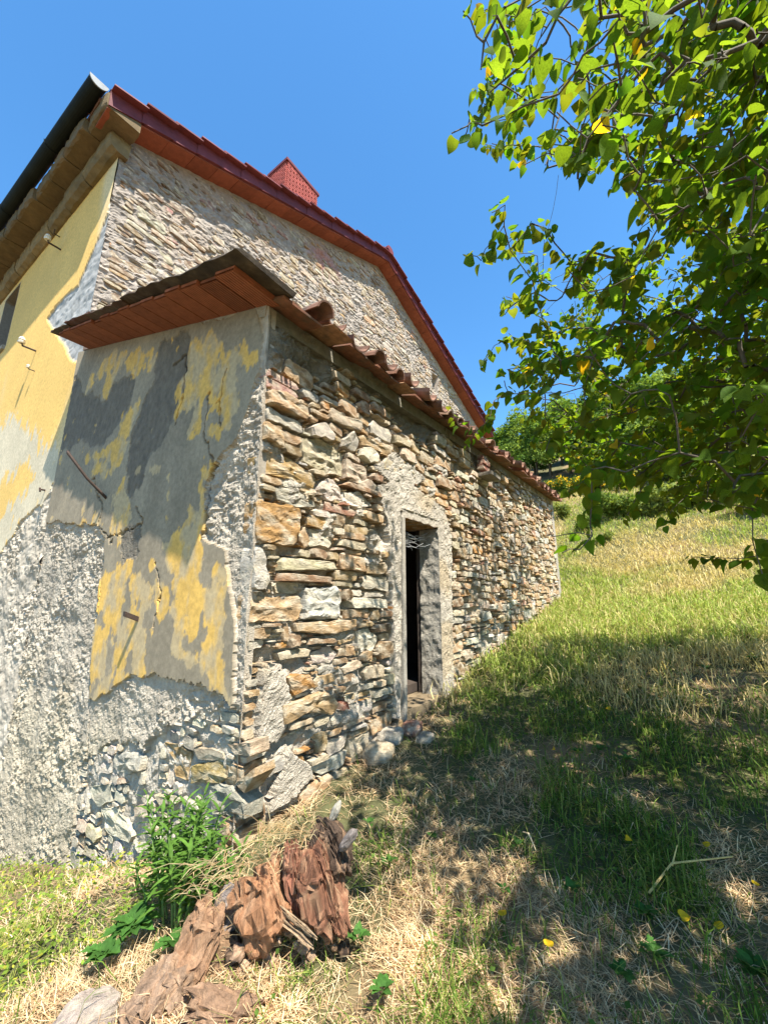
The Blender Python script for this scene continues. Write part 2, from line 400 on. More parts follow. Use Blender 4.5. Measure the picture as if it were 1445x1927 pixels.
# ================================================================== LEAN-TO (the stone outbuilding in front)
def eave_z(y): return 3.86 + .05 * np.asarray(y)           # underside of the roof above the long wall
ROOF_SL = .302
def roof_z(x, y): return eave_z(y) - ROOF_SL * np.asarray(x)
LT = thing('stone_outbuilding', 'low rubble stone lean-to with narrow dark doorway and sagging clay tile eave', 'outbuilding', (0, 0, 0))
rw = np.random.default_rng(21)
DOOR = (1.98, 2.80, .22, 2.42)                             # y0, y1, z0, z1 of the doorway in the long wall
Z5 = (430, 650, 2.258)                                     # scale of the enlarged view the outlines were read from
HAND = [
 ([(145,72),(312,165),(312,195),(145,105)], (.55,.33,.26)), ([(140,110),(305,205),(300,235),(138,150)], (.5,.26,.2)),
 ([(130,165),(240,190),(345,270),(340,320),(220,270),(130,230)], OCHRE), ([(130,300),(230,370),(225,430),(130,385)], OCHRE),
 ([(330,395),(400,390),(500,465),(500,555),(420,540),(325,490)], CREAM), ([(505,475),(600,525),(600,595),(510,560)], CREAM),
 ([(120,445),(260,470),(375,560),(370,610),(250,560),(120,530)], (.4,.25,.1)), ([(395,570),(440,555),(487,590),(485,650),(430,655),(385,615)], PALE),
 ([(490,570),(660,630),(655,650),(490,590)], BROWN), ([(120,650),(310,690),(305,800),(280,845),(110,825)], (.46,.28,.1)),
 ([(495,620),(560,620),(625,680),(560,695),(490,660)], PALE), ([(410,660),(555,705),(550,730),(420,700)], BRICKC),
 ([(205,600),(300,610),(390,680),(320,690),(220,650)], GREY), ([(85,870),(130,840),(165,900),(180,1010),(150,1045),(75,1030)], PALE),
 ([(230,900),(450,920),(460,955),(230,955)], CREAM), ([(220,965),(435,985),(430,1010),(215,1000)], BROWN),
 ([(325,1030),(460,1025),(485,1080),(465,1160),(330,1160)], (.56,.53,.46)), ([(85,1062),(310,1065),(315,1110),(290,1170),(100,1175)], OCHRE),
 ([(270,1180),(550,1165),(545,1200),(430,1230),(280,1215)], OCHRE), ([(480,880),(575,900),(580,965),(480,950)], OCHRE),
 ([(600,920),(680,925),(675,975),(600,970)], OCHRE), ([(550,1215),(600,1200),(645,1240),(620,1300),(560,1280)], PALE),
 ([(240,1185),(262,1180),(262,1260),(240,1260)], OCHRE), ([(530,1070),(680,1080),(685,1120),(540,1115)], PALE),
 ([(250,1410),(340,1395),(365,1450),(280,1490)], RUST), ([(230,1530),(400,1470),(475,1500),(460,1570),(320,1560),(235,1610)], OCHRE),
 ([(85,1205),(190,1200),(180,1245),(100,1250)], OCHRE), ([(340,1800),(480,1740),(520,1720),(500,1790),(400,1830)], PALE),
 ([(360,1310),(440,1280),(470,1310),(440,1350),(370,1350)], GREY), ([(480,1285),(540,1280),(535,1320),(480,1320)], OCHRE),
 ([(480,1370),(540,1335),(565,1345),(560,1370),(490,1400)], CREAM), ([(700,380),(775,405),(770,435),(705,410)], CREAM),
 ([(890,460),(970,505),(970,540),(890,500)], OCHRE), ([(565,435),(600,430),(640,460),(640,500),(600,500),(565,470)], PALE),
 ([(660,475),(725,500),(715,545),(655,525)], CREAM), ([(350,335),(410,330),(450,380),(445,415),(360,380)], PALE),
 ([(490,400),(530,360),(555,420),(540,460),(490,430)], GREY), ([(570,380),(700,430),(690,470),(570,420)], OCHRE),
 ([(510,760),(610,775),(600,805),(510,790)], OCHRE), ([(340,715),(440,740),(430,790),(345,760)], (.46,.26,.1)),
 ([(375,1660),(430,1640),(425,1720),(380,1735)], OCHRE), ([(520,1680),(610,1640),(600,1720),(530,1780)], CREAM),
 ([(610,1740),(660,1710),(680,1750),(640,1790),(600,1790)], CREAM), ([(15,1820),(110,1760),(170,1760),(60,1900),(25,1880)], OCHRE),
 ([(480,1900),(590,1770),(600,1800),(520,1919)], CREAM), ([(475,1515),(500,1510),(508,1545),(480,1555)], (.5,.16,.08)),
 ([(235,210),(300,255),(300,290),(235,262)], BROWN), ([(540,590),(600,560),(640,610),(600,625)], CREAM),
 ([(470,820),(600,845),(590,875),(470,850)], CREAM), ([(300,820),(330,770),(350,840),(330,860)], OCHRE)]
HANDP = [(px_poly(p, 'x', .03, Z5), c) for p, c in HAND]
for p, c in HANDP: p[:, 0] = np.maximum(p[:, 0], .004)
SURR = px_poly([(705,915),(765,905),(832,955),(848,1010),(852,1350),(836,1352),(816,985),(752,962),(752,1352),(742,1352),(738,1150),(728,985)], 'x', .02)
MPATCH = [px_poly(p, 'x', .02) for p in (
    [(500,1255),(535,1265),(545,1330),(520,1400),(490,1390),(485,1330)], [(540,1410),(575,1440),(590,1460),(540,1510),(500,1530)],
    [(700,880),(740,850),(800,900),(760,930)], [(735,905),(770,940),(700,930)])]
CELL = .02; S0, S1, T0, T1 = .0, 10.0, -.15, 4.4
ns, nt = int((S1 - S0) / CELL), int((T1 - T0) / CELL)
Sg, Tg = np.meshgrid(S0 + (np.arange(ns) + .5) * CELL, T0 + (np.arange(nt) + .5) * CELL)
free = (Tg < eave_z(Sg) - .08 - .30 * sm(.45, .6, fbm(Sg * .9, Tg * .9, 3, 8)) - .1 * sm(0, 2, Sg)) & (Tg > ground(0, Sg) - .2)
free &= ~((Sg > DOOR[0] - .1) & (Sg < DOOR[1] + .1) & (Tg > -.2) & (Tg < DOOR[3] + .06))
free &= ~pip(SURR, Sg, Tg)
for p in MPATCH: free &= ~(pip(p, Sg + (fbm(Sg * 5, Tg * 5, 3, 2) - .5) * .12, Tg) & (fbm(Sg * 9, Tg * 9, 3, 77) > .48))
for p, c in HANDP:
    q = p.mean(0) + (p - p.mean(0)) * 1.06
    free &= ~pip(q, Sg, Tg)
rects = pack(S0, S1, T0, T1, CELL, free.copy(), [
    ((.26, .5), (.10, .20), 300, .2, .09), ((.18, .38), (.05, .13), 2000, .12, .05), ((.12, .28), (.035, .075), 4200, .08, .03), ((.05, .14), (.02, .05), 2600, .04, .02)], rw)
rects = [r for r in rects if rw.random() > .10]
# far from the corner the wall is plain rubble of the same kind
def clipped(p):  # hand stones stay clear of the doorway
    return p
polys = [(p, c, True) for p, c in HANDP] + [(rect_poly(*r, rw), None, False) for r in rects]

def wall_z0(y): return ground(.0, y) - .35
hs = np.concatenate([np.arange(0, 4.6, .0125), np.arange(4.6, 10.001, .025)])
ht = np.arange(-.45, 4.5, .0145)
gS, gT = np.meshgrid(hs, ht)
occm = np.zeros(gS.shape)
sur = pip(SURR, gS + (fbm(gS * 8, gT * 8, 3, 31) - .5) * .08, gT)
mp_ = np.zeros(gS.shape, bool)
for p in MPATCH: mp_ |= pip(p, gS + (fbm(gS * 5, gT * 5, 3, 2) - .5) * .12, gT)
depth = -.075 + .28 * (fbm(gS * 2.6, gT * 3.8, 4, 14) - .46) + .035 * (fbm(gS * 16, gT * 22, 3, 15) - .5) + .014 * (fbm(gS * 55, gT * 60, 2, 18) - .5)
depth = np.where(sur | mp_, .038 + .03 * (fbm(gS * 14, gT * 14, 3, 44) - .5) + .014 * (fbm(gS * 55, gT * 60, 2, 19) - .5), depth)
edge = sm(.10, .03, np.abs(gS - 2.39) - .41) * ((gT < DOOR[3] + .1))
depth = depth * (1 - edge) + edge * (.03 + .012 * (fbm(gS * 40, gT * 40, 2, 19) - .5))
depth = depth * sm(0, .05, gS)
top = np.minimum(gT, eave_z(gS) + .02)
P = np.stack([depth, gS, top], -1)
cc = (gS[:-1, :-1] + gS[1:, 1:]) / 2, (gT[:-1, :-1] + gT[1:, 1:]) / 2
keep = ~((cc[0] > DOOR[0]) & (cc[0] < DOOR[1]) & (cc[1] > DOOR[2] - .4) & (cc[1] < DOOR[3])) & (cc[1] < eave_z(cc[0]))
Cm = np.tile(MORT, gS.shape + (1,)) * (.8 + .4 * fbm(gS * 2, gT * 2, 4, 60))[..., None]
ochr = sm(.5, .7, fbm(gS * 1.7, gT * 2.2, 4, 61))[..., None]
Cm = Cm * (1 - .5 * ochr) + np.array((.42, .31, .17)) * .5 * ochr
depth = depth + sm(.6, .3, eave_z(gS) - gT) * (.10 * (fbm(gS * 7, gT * 9, 4, 90) - .5) + .03 * (fbm(gS * 30, gT * 30, 2, 91) - .5)) * sm(0, .1, gS); P[..., 0] = depth
eave_shade = sm(.7, .3, eave_z(gS) - gT + .3 * (fbm(gS * 2, gT * 3, 3, 66) - .5))[..., None]
Cm = Cm * (1 - .85 * eave_shade) + np.array((.17, .145, .10)) * .85 * eave_shade      # eave shade painted into the mortar colour under the tiles
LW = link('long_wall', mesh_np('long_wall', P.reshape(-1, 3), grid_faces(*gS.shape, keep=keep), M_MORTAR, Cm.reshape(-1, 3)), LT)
lay_stones(LONG, polys, LW, rw, 'rubble_fill', 290, (-.012, .052))

# doorway: concrete jambs, lintel, dark room behind
b = MB(); y0, y1, z0, z1 = DOOR
b.box((-.34, y0 - .06, z0 - .3), (.378, 0, 0), (0, .06, 0), (0, 0, z1 - z0 + .3)); b.build('jamb', M_CONC, LT)
def rough_panel(name, O, A, B, Nn, na, nb, amp, m, parent, colr=None, seed=1):
    O, A, B, Nn = (np.array(q, float) for q in (O, A, B, Nn)); u, v = np.meshgrid(np.linspace(0, 1, na), np.linspace(0, 1, nb))
    la, lb = np.linalg.norm(A), np.linalg.norm(B)
    d = amp * (fbm(u * la * 9, v * lb * 9, 4, seed) - .5) * 2
    P = O + u[..., None] * A + v[..., None] * B + d[..., None] * Nn
    f = grid_faces(nb, na)
    if np.dot(np.cross(A, B), Nn) < 0: f = f[:, ::-1]
    return link(name, mesh_np(name, P.reshape(-1, 3), f, m, np.tile(np.array(colr if colr is not None else MORT), (na * nb, 1))), parent)
rough_panel('jamb', (.035, y1, z0 - .3), (-.285, 0, 0), (0, 0, z1 - z0 + .3), (0, -1, 0), 36, 140, .022, M_CONC, LT, None, 71)
rough_panel('lintel', (.04, y0, z1), (-.42, 0, 0), (0, y1 - y0, 0), (0, 0, -1), 30, 50, .02, M_STONE, LT, RUST, 72)
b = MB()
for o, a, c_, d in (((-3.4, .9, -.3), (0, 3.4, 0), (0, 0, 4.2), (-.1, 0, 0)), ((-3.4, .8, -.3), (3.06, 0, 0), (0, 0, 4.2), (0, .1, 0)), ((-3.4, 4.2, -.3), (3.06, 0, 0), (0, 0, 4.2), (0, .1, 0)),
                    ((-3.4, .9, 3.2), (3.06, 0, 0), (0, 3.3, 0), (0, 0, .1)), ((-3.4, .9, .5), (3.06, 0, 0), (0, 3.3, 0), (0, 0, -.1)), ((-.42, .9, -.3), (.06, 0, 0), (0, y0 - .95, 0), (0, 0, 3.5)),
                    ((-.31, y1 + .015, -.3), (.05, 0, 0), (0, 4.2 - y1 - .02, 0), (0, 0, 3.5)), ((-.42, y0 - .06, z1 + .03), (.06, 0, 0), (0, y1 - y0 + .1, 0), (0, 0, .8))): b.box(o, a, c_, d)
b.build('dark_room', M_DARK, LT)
b = MB()                                                    # step of earth at the threshold
b.box((-.4, y0 - .02, z0 - .35), (.44, 0, 0), (0, y1 - y0 + .04, 0), (0, 0, .53), (.2, .15, .09), .012); b.build('threshold', M_SOIL, LT)

# end wall: rubble foot, roughcast, painted plaster peeling off it
zT = lambda x: roof_z(x, 0) - .02
xs = -np.concatenate([[.003, .0031], np.arange(.01, 1.6, .0095), np.arange(1.6, 3.0, .012), np.arange(3.0, 4.56, .016)])[::-1]
ts = np.concatenate([np.arange(-1.9, 3.3, .0125), np.arange(3.3, 5.25, .016)])
gX, gZ = np.meshgrid(xs, ts)
Z3, Z4 = (100, 450, 1.927), (0, 900, 2.569)
def Yp(pts, tr=None): return px_poly(pts, 'y', 0.0, tr)
wx = gX + (fbm(gX * 6, gZ * 6, 6, 101, .62) - .5) * .24; wz = gZ + (fbm(gX * 6, gZ * 4, 6, 131, .62) - .5) * .34
SMOOTH = Yp([(145,660),(300,625),(486,585),(495,640),(494,690),(475,760),(452,820),(425,850),(405,880),(393,920),(385,1015),(430,1030),(437,1100),(449,1180),(446,1300),(438,1332),(412,1298),(365,1285),(330,1278),(300,1268),(250,1272),(205,1310),(172,1314),(178,1220),(190,1110),(200,1050),(200,1015),(185,990),(128,985),(60,980),(90,780)])
smooth = pip(SMOOTH, gX + (wx - gX) * .45, gZ + (wz - gZ) * .45)
FOOT = Yp([(150,1440),(200,1402),(275,1396),(300,1372),(345,1368),(390,1330),(425,1340),(450,1330),(475,1400),(480,1800),(60,1900),(140,1560)])
foot = pip(FOOT, gX + (wx - gX) * .6, gZ + (wz - gZ) * .6)
YEL = [Yp(p, Z3) for p in (
 [(110,580),(150,490),(240,400),(285,390),(275,430),(330,430),(400,385),(390,440),(330,490),(300,520),(260,470),(230,510),(195,600),(185,560),(210,480),(170,510)],
 [(350,540),(300,640),(280,760),(240,840),(180,880),(145,850),(170,790),(120,840),(130,780),(200,770),(240,740),(270,640),(310,590)],
 [(260,890),(285,930),(275,1010),(300,1000),(300,1040),(240,1110),(215,1070),(230,960)],
 [(540,345),(590,345),(585,410),(625,395),(660,410),(680,390),(745,440),(735,480),(690,445),(660,500),(695,530),(680,590),(650,640),(640,690),(600,720),(575,770),(590,690),(630,640),(580,600),(580,540),(560,600),(535,725),(480,725),(515,690),(520,640),(455,640),(445,590),(490,470),(510,400)],
 [(700,690),(650,770),(600,830),(565,880),(565,1000),(540,1085),(470,1110),(455,1090),(500,1040),(505,960),(545,1000),(540,880),(560,800),(620,790),(650,740)],
 [(400,810),(360,830),(350,860),(400,850)], [(20,1040),(150,1030),(160,990),(190,1000),(180,1060)])] + [Yp(p, Z4) for p in (
 [(855,370),(970,365),(945,430),(965,475),(875,495)],
 [(1050,405),(1110,400),(1135,470),(1100,640),(1112,700),(1090,800),(1135,900),(1135,1000),(1100,1040),(1145,1110),(1080,1105),(1060,1020),(1015,990),(1045,900),(1080,820),(1075,700),(1025,650),(985,600),(1000,500),(1025,450)],
 [(465,680),(550,690),(520,780),(530,900),(560,965),(740,950),(790,1000),(700,1075),(580,1045),(520,1075),(445,1065),(445,880)],
 [(870,250),(930,130),(960,200),(950,260),(880,310)], [(560,200),(610,20),(640,120),(620,270),(575,310)])]
FAINT = [Yp(p, Z4) for p in ([(470,470),(700,400),(760,640),(720,940),(560,950),(470,900)], [(800,300),(960,300),(1000,560),(960,900),(840,820),(820,560)], [(1000,560),(1100,540),(1110,960),(1000,940)], [(530,420),(690,395),(660,560),(560,650),(520,620)], [(760,480),(880,520),(860,640),(770,660)], [(640,740),(760,700),(720,900),(600,880)], [(900,850),(990,860),(980,920),(900,910)])]
DGR = [Yp(p, Z3) for p in (
 [(70,480),(130,560),(190,600),(240,520),(305,505),(290,600),(240,690),(190,760),(110,740),(30,770)],
 [(400,370),(500,345),(520,400),(480,500),(460,600),(470,640),(400,740),(360,800),(330,900),(290,930),(275,850),(290,720),(330,620),(370,520)])] + [Yp([(600,280),(680,250),(690,350),(640,410),(590,370)], Z4)]
yel = np.zeros(gX.shape, bool); fnt = yel.copy(); dgr = yel.copy()
for p in YEL: yel |= pip(p, wx, wz)
for p in FAINT: fnt |= pip(p, wx + .5 * (wx - gX), wz + .5 * (wz - gZ))
for p in DGR: dgr |= pip(p, wx, wz)
yel &= ~(fbm(gX * 13, gZ * 8, 5, 171, .65) > .60); yel |= fnt & (fbm(gX * 11, gZ * 6, 5, 181, .6) > .40)
yel |= (fbm(gX * 9, gZ * 5, 5, 188) > .74) & smooth
am = .35 + 1.1 * sm(.35, .65, fbm(gX * 2.3, gZ * 2.3, 4, 207)); cast = am * .045 * (fbm(gX * 21 + 3 * fbm(gX * 5, gZ * 5, 2, 208), gZ * 26, 4, 201, .6) - .5) + .05 * (fbm(gX * 3, gZ * 4, 3, 209) - .5) + .03 * (fbm(gX * 7, gZ * 7, 3, 202) - .5) + .02 * (np.abs(fbm(gX * 60, gZ * 60, 2, 203) - .5))
dep = cast + .0
dep = np.where(smooth, .030 + .010 * (fbm(gX * 1.6, gZ * 1.6, 3, 210) - .5), dep)
dep = np.where(smooth & dgr, dep - .006 + .014 * (fbm(gX * 31 + gZ * 9, gZ * 23 - gX * 7, 4, 215) - .5), dep)
dep = np.where(foot, -.03 + .07 * (fbm(gX * 6, gZ * 8, 3, 220) - .45) + .02 * (fbm(gX * 40, gZ * 40, 2, 221) - .5), dep)
bnd = sm(-.10, 0, gX) * (~foot); dep = dep * (1 - bnd) + bnd * (cast * .6 + .01); dep = np.where(gX > -.00305, np.minimum(-.06, dep - .06), dep)   # render rounds over at the quoin
topb = sm(.16, .06, zT(gX) - gZ) * (~smooth)
GREYP = np.array((.245, .20, .135)); YELC = np.array((.60, .365, .09)); DG = np.array((.165, .14, .105)); CASTC = np.array((.39, .335, .26))
C = np.tile(CASTC, gX.shape + (1,)) * (.55 + .9 * fbm(gX * 3, gZ * 3, 5, 230, .6))[..., None]
lowd = sm(.3, -.9, gZ + .25 * gX + 1.6 * (fbm(gX * 2, gZ * 2, 3, 231) - .5))[..., None]
C = C * (1 - .35 * lowd) + np.array((.40, .33, .2)) * .35 * lowd
gp = GREYP * (.72 + .56 * fbm(gX * 4, gZ * 2.2, 5, 240, .6))[..., None]
gp = gp * (1 - .35 * sm(.5, .7, fbm(gX * 1.3, gZ * .7, 3, 242))[..., None]) + np.array((.38, .31, .20)) * .35 * sm(.5, .7, fbm(gX * 1.3, gZ * .7, 3, 242))[..., None]
yc = YELC * (.88 + .22 * fbm(gX * 4, gZ * 3, 4, 241))[..., None]
C = np.where(smooth[..., None], gp, C)
def blur(m, r):
    for ax_ in (0, 1):
        c = np.cumsum(np.pad(m.astype(float), [(r + 1, r) if a == ax_ else (0, 0) for a in (0, 1)], mode='edge'), axis=ax_); k = 2 * r + 1
        m = (np.take(c, range(k, c.shape[ax_]), ax_) - np.take(c, range(0, c.shape[ax_] - k), ax_)) / k
    return m
flake = fbm(gX * 34, gZ * 26, 3, 260, .6) - .5
ysoft = sm(.36, .54, blur(yel, 3) + .9 * flake); dsoft = sm(.36, .56, blur(dgr, 4) + .9 * flake)
yf = (.22 + .78 * sm(.38, .60, fbm(gX * 5, gZ * 3.2, 5, 243, .6)) * (.7 + .3 * sm(-.5, 1.5, gZ)))[..., None]; C = np.where(smooth[..., None], C * (1 - ysoft[..., None]) + ysoft[..., None] * (yc * yf + (gp * .4 + np.array((.45, .37, .24)) * .6) * (1 - yf)), C); dk = (dsoft * (1 - ysoft) * smooth)[..., None]; C = C * (1 - dk) + dk * DG * (.7 + .6 * fbm(gX * 20, gZ * 12, 4, 250))[..., None]
CRK = np.zeros(gX.shape)
for pl_ in ([(200,1050),(192,1130),(180,1210),(172,1310),(165,1420),(150,1500),(140,1600)], [(385,1015),(395,960),(393,920),(405,880),(390,800),(400,740)], [(205,1015),(245,1000),(275,985),(262,960)], [(330,690),(355,670),(350,740),(335,800)], [(180,900),(200,960),(190,990),(215,1020)], [(430,700),(415,760),(420,810)], [(300,1060),(310,1120),(295,1180)]):
    q = Yp(pl_); 
    for a_, b__ in zip(q[:-1], q[1:]):
        jx, jz = gX + (fbm(gX * 14, gZ * 14, 3, 270) - .5) * .10, gZ + (fbm(gX * 14, gZ * 14, 3, 271) - .5) * .10
        e_ = b__ - a_; t_ = np.clip(((jx - a_[0]) * e_[0] + (jz - a_[1]) * e_[1]) / (e_ @ e_), 0, 1); dd_ = np.hypot(jx - a_[0] - t_ * e_[0], jz - a_[1] - t_ * e_[1]); CRK = np.maximum(CRK, sm(.013, .004, dd_))
dep = dep - .022 * CRK; C = C * (1 - .55 * CRK[..., None])
C = np.where(foot[..., None], MORT * (.75 + .4 * fbm(gX * 6, gZ * 6, 3, 251))[..., None], C)
top = np.minimum(gZ, zT(gX)); EK = (gZ[:-1, :-1] < zT(gX[:-1, :-1])) & (gZ[1:, 1:] > -1.8)
EWALL = link('end_wall', mesh_np('end_wall', np.stack([gX, -dep, top], -1).reshape(-1, 3),
    grid_faces(*gX.shape, keep=EK), [M_CAST, M_PLASTER], C.reshape(-1, 3), mi=(smooth & ~dgr)[:-1, :-1][EK]), LT)
re_ = np.random.default_rng(33)
EH = [([(540,1350),(620,1320),(690,1340),(690,1410),(600,1440),(540,1400)], GREY), ([(790,1280),(840,1290),(920,1330),(890,1470),(850,1460),(840,1370)], (.38,.26,.1)),
 ([(930,1390),(1060,1370),(1100,1440),(1060,1480),(930,1470)], (.38,.26,.1)), ([(1010,1490),(1110,1480),(1190,1580),(1170,1650),(1030,1620)], GREY),
 ([(440,1490),(520,1490),(540,1560),(470,1590)], GREY), ([(480,1600),(560,1600),(640,1720),(620,1770),(520,1720)], PALE), ([(740,1530),(870,1540),(880,1580),(780,1580)], CREAM),
 ([(650,1750),(720,1700),(790,1740),(760,1820),(680,1810)], PALE), ([(570,1455),(600,1450),(610,1475),(575,1480)], BRICKC), ([(640,1590),(720,1590),(710,1640),(650,1640)], CREAM),
 ([(1130,1480),(1240,1400),(1250,1440),(1180,1520)], OCHRE), ([(1100,1290),(1220,1270),(1220,1350),(1130,1340)], CREAM), ([(940,1300),(1090,1330),(1080,1360),(960,1360)], CREAM)]
EHP = [(Yp(p, Z4), c) for p, c in EH]
EC = .02; e0, e1, f0, f1 = -2.6, -.03, -1.3, 1.4
Xg, Zg = np.meshgrid(e0 + (np.arange(int((e1 - e0) / EC)) + .5) * EC, f0 + (np.arange(int((f1 - f0) / EC)) + .5) * EC)
fr = pip(FOOT, Xg, Zg) & (fbm(Xg * 4, Zg * 4, 3, 9) > .4)
for p, c in EHP: fr &= ~pip(p.mean(0) + (p - p.mean(0)) * 1.05, Xg, Zg)
er = pack(e0, e1, f0, f1, EC, fr, [((.14, .3), (.07, .16), 500, .1, .06), ((.08, .18), (.05, .1), 800, .06, .04)], re_)
lay_stones(END, [(p, c, True) for p, c in EHP] + [(rect_poly(*r, re_), PALETTE[int(re_.choice([2, 1, 6, 0], p=[.35, .25, .25, .15]))], False) for r in er], EWALL, re_, 'rubble_fill', 290, (-.018, .012))
# hollow behind the walls so that no light leaks in: inner leaf
b = MB(); b.box((-4.45, .06, -1.5), (4.38, 0, 0), (0, .3, 0), (0, 0, 5.0)); 

# iron rod and stub sticking out of the end wall
p1 = at(200, 937, 'y', -.03); p0 = at(128, 852, 'y', -.42); b = MB()
mid = (p0 + p1) / 2 + np.array((0, 0, -.03))
b.tube([p0 + np.array((-.02, 0, .02)), p0, mid, p1, p1 + np.array((0, .08, 0))], [.013, .017, .014, .017, .017], 7); b.build('iron_rod', M_IRON, LT, smooth=True)
p1 = at(262, 1170, 'y', -.02); b = MB(); b.box(p1 + np.array((-.015, .04, -.02)), (.035, 0, 0), (-.03, -.16, .07), (0, 0, .04)); b.build('iron_stub', M_IRON, LT)
# niche with a red brick and a little shelf high on the far wall
c0 = at(905, 885, 'x', .02); b = MB()
for k in range(3): b.box(c0 + np.array((0, -.16, -.02 + .085 * k)), (.10 + .02 * (k % 2), 0, 0), (0, .3, 0), (0, 0, .075), (.24, .09, .06), .012)
b.build('brick_corbel', M_STONE, LT)
b = MB(); b.box(c0 + np.array((-.03, -.2, -.16)), (.28, 0, 0), (0, .45, 0), (0, 0, .05), (.2, .17, .13), .006); b.build('wooden_shelf', M_WOOD, LT)

# lean-to roof
rr = np.random.default_rng(5)
al = math.atan(ROOF_SL); DN = np.array((math.cos(al), 0, -math.sin(al))); NU = np.array((math.sin(al), 0, math.cos(al))); EV = np.array((0, 1.0, .05))
RF = link('roof', None, LT)
b = MB(); b.box((-4.5, .0, roof_z(-4.5, 0) + .03), np.array((4.52, 0, -4.52 * ROOF_SL)), EV * 10.05, NU * .05, (.2, .13, .09)); b.build('roof_deck', M_TILE, RF)
b = MB(); b.box((-.28, .02, roof_z(0, 0) - .14), (.27, 0, 0), EV * 9.98, (0, 0, .13), (.24, .22, .17), .01)   # mortar bed along the wall head
b.build('wall_head', M_MORTAR, RF)
# ribbed hollow-tile planks under the verge
pl_w = .262; nrib = 8
u = []; pr = []
for k in range(nrib):
    a = (pl_w - .004) * k / nrib; e = (pl_w - .004) / nrib
    u += [a, a + .001, a + .72 * e, a + .72 * e + .001]; pr += [.004, -.014, -.014, .004]
u.append(pl_w - .004); pr.append(.004); u = np.array(u); pr = np.array(pr)
def plank_mesh(L):
    V = []
    for y in (0, -L):
        V += [(a, y, h) for a, h in zip(u, pr)]
    V += [(0, 0, .03), (u[-1], 0, .03), (0, -L, .03), (u[-1], -L, .03)]
    n = len(u); i = np.arange(n - 1); Q = [np.stack([i, i + n, i + n + 1, i + 1], -1)[:, ::-1]]
    t = 2 * n
    Q.append(np.array([[t, t + 1, t + 3, t + 2], [0, n, t + 2, t][::-1], [n - 1, t + 1, t + 3, 2 * n - 1][::-1], [n, 2 * n - 1, t + 3, t + 2][::1]]))
    return mesh_np('verge_plank', np.array(V), np.vstack(Q), M_PLANK)
M_PLANK = mat('ribbed_terracotta', (.25, .085, .042), var=.3, scale=9, bump=.25, bscale=60, bdist=.003, objrand=.22)
pmesh = [plank_mesh(l) for l in (.43, .42, .435)]
for k in range(16):
    x = -4.08 + k * pl_w
    o = link('verge_plank', pmesh[int(rr.integers(3))], RF)
    z = float(roof_z(x, 0)) + .0
    o.matrix_local = Matrix(((DN[0], 0, NU[0], x), (0, 1, 0, .03 + rr.uniform(-.02, .01)), (DN[2], 0, NU[2], z + rr.uniform(-.002, .002)), (0, 0, 0, 1)))
M_SLAB = mat('lichened_slab', None, var=.45, scale=9, bump=.7, bscale=40, bdist=.012, tint=(.10, .075, .05), tscale=6)
# heavy verge slabs lying on the planks, each lapping the next
ex = [-4.24, -3.55, -2.75, -1.75, -.8, .26]
for k in range(5):
    b = MB(); L = ex[k + 1] - ex[k] + .06
    n = 9; V = []; 
    for (yy, zz) in ((-.46 - .01 * k + rr.uniform(-.02, .02), .0), (.02, 0), (.02, .03), (-.45 - .01 * k, .028)):
        for j in range(n):
            a = j / (n - 1) * L
            V.append(np.array((ex[k], 0, float(roof_z(ex[k], 0)) + .03)) + DN * a + np.array((0, yy + rr.normal(0, .008), 0)) + NU * (zz + .035 * (1 - j / (n - 1)) * 0 + .03 * (j / (n - 1)) * 0 + rr.normal(0, .004) + (.022 if k % 2 else 0)))
    Q = []
    for a_ in range(4):
        b_ = (a_ + 1) % 4
        for j in range(n - 1): Q.append([a_ * n + j, a_ * n + j + 1, b_ * n + j + 1, b_ * n + j][::-1])
    Q.append([0, n, 2 * n, 3 * n][::1]); Q.append([n - 1, 4 * n - 1, 3 * n - 1, 2 * n - 1])
    b.add(np.array(V), np.array(Q), c=((.05, .032, .02), (.10, .04, .024), (.07, .036, .022), (.055, .034, .02), (.045, .032, .02))[k])
    b.build('verge_slab', M_SLAB, RF)
# mortar fillet between end wall and planks
b = MB(); b.box((-4.4, -.02, roof_z(-4.4, 0) - .12), DN * 4.55, (0, .06, 0), NU * .10, (.40, .36, .29), .012); b.build('mortar_fillet', M_MORTAR, RF)
# flat clay tiles jutting out over the long wall, barrel tiles on them
fl = MB(); fl.box((0, 0, 0), (.46, 0, 0), (0, .44, 0), (0, 0, .026), (.22, .095, .055), .010); FLAT = fl.mesh('eave_tile', M_TILE)
fl = MB(); fl.box((0, 0, 0), (.44, 0, 0), (0, .30, 0), (0, 0, .024), (.28, .15, .08), .012); FLAT2 = fl.mesh('eave_tile', M_TILE)
def barrel(L, r0, r1, up=True, thick=.014, k=8, col=(.30, .15, .09)):
    th = np.linspace(0, math.pi, k + 1); V = []
    for x, r in ((0, r1), (L, r0)):
        for rr_ in (r, r - thick):
            V += [(x, math.cos(t) * rr_, math.sin(t) * rr_) for t in th]
    V = np.array(V); n = k + 1; i = np.arange(k)
    Q = np.vstack([np.stack([i, i + 1, i + 1 + 2 * n, i + 2 * n], -1), np.stack([i + n, i + 3 * n, i + 1 + 3 * n, i + 1 + n], -1),
                   np.stack([i, i + n, i + n + 1, i + 1], -1), np.stack([i + 2 * n, i + 2 * n + 1, i + 3 * n + 1, i + 3 * n], -1),
                   [[0, 2 * n, 3 * n, n], [k, k + n, k + 3 * n, k + 2 * n]]])
    if not up: V[:, 2] *= -1; Q = Q[:, ::-1]
    return mesh_np('barrel_tile', V, Q, M_TILE, np.tile(np.array(col), (len(V), 1)), False)
COP = barrel(.48, .092, .075, col=(.22, .11, .07)); CHN = barrel(.48, .115, .095, False, col=(.19, .10, .065)); COP2 = barrel(.46, .09, .075, col=(.30, .18, .11))
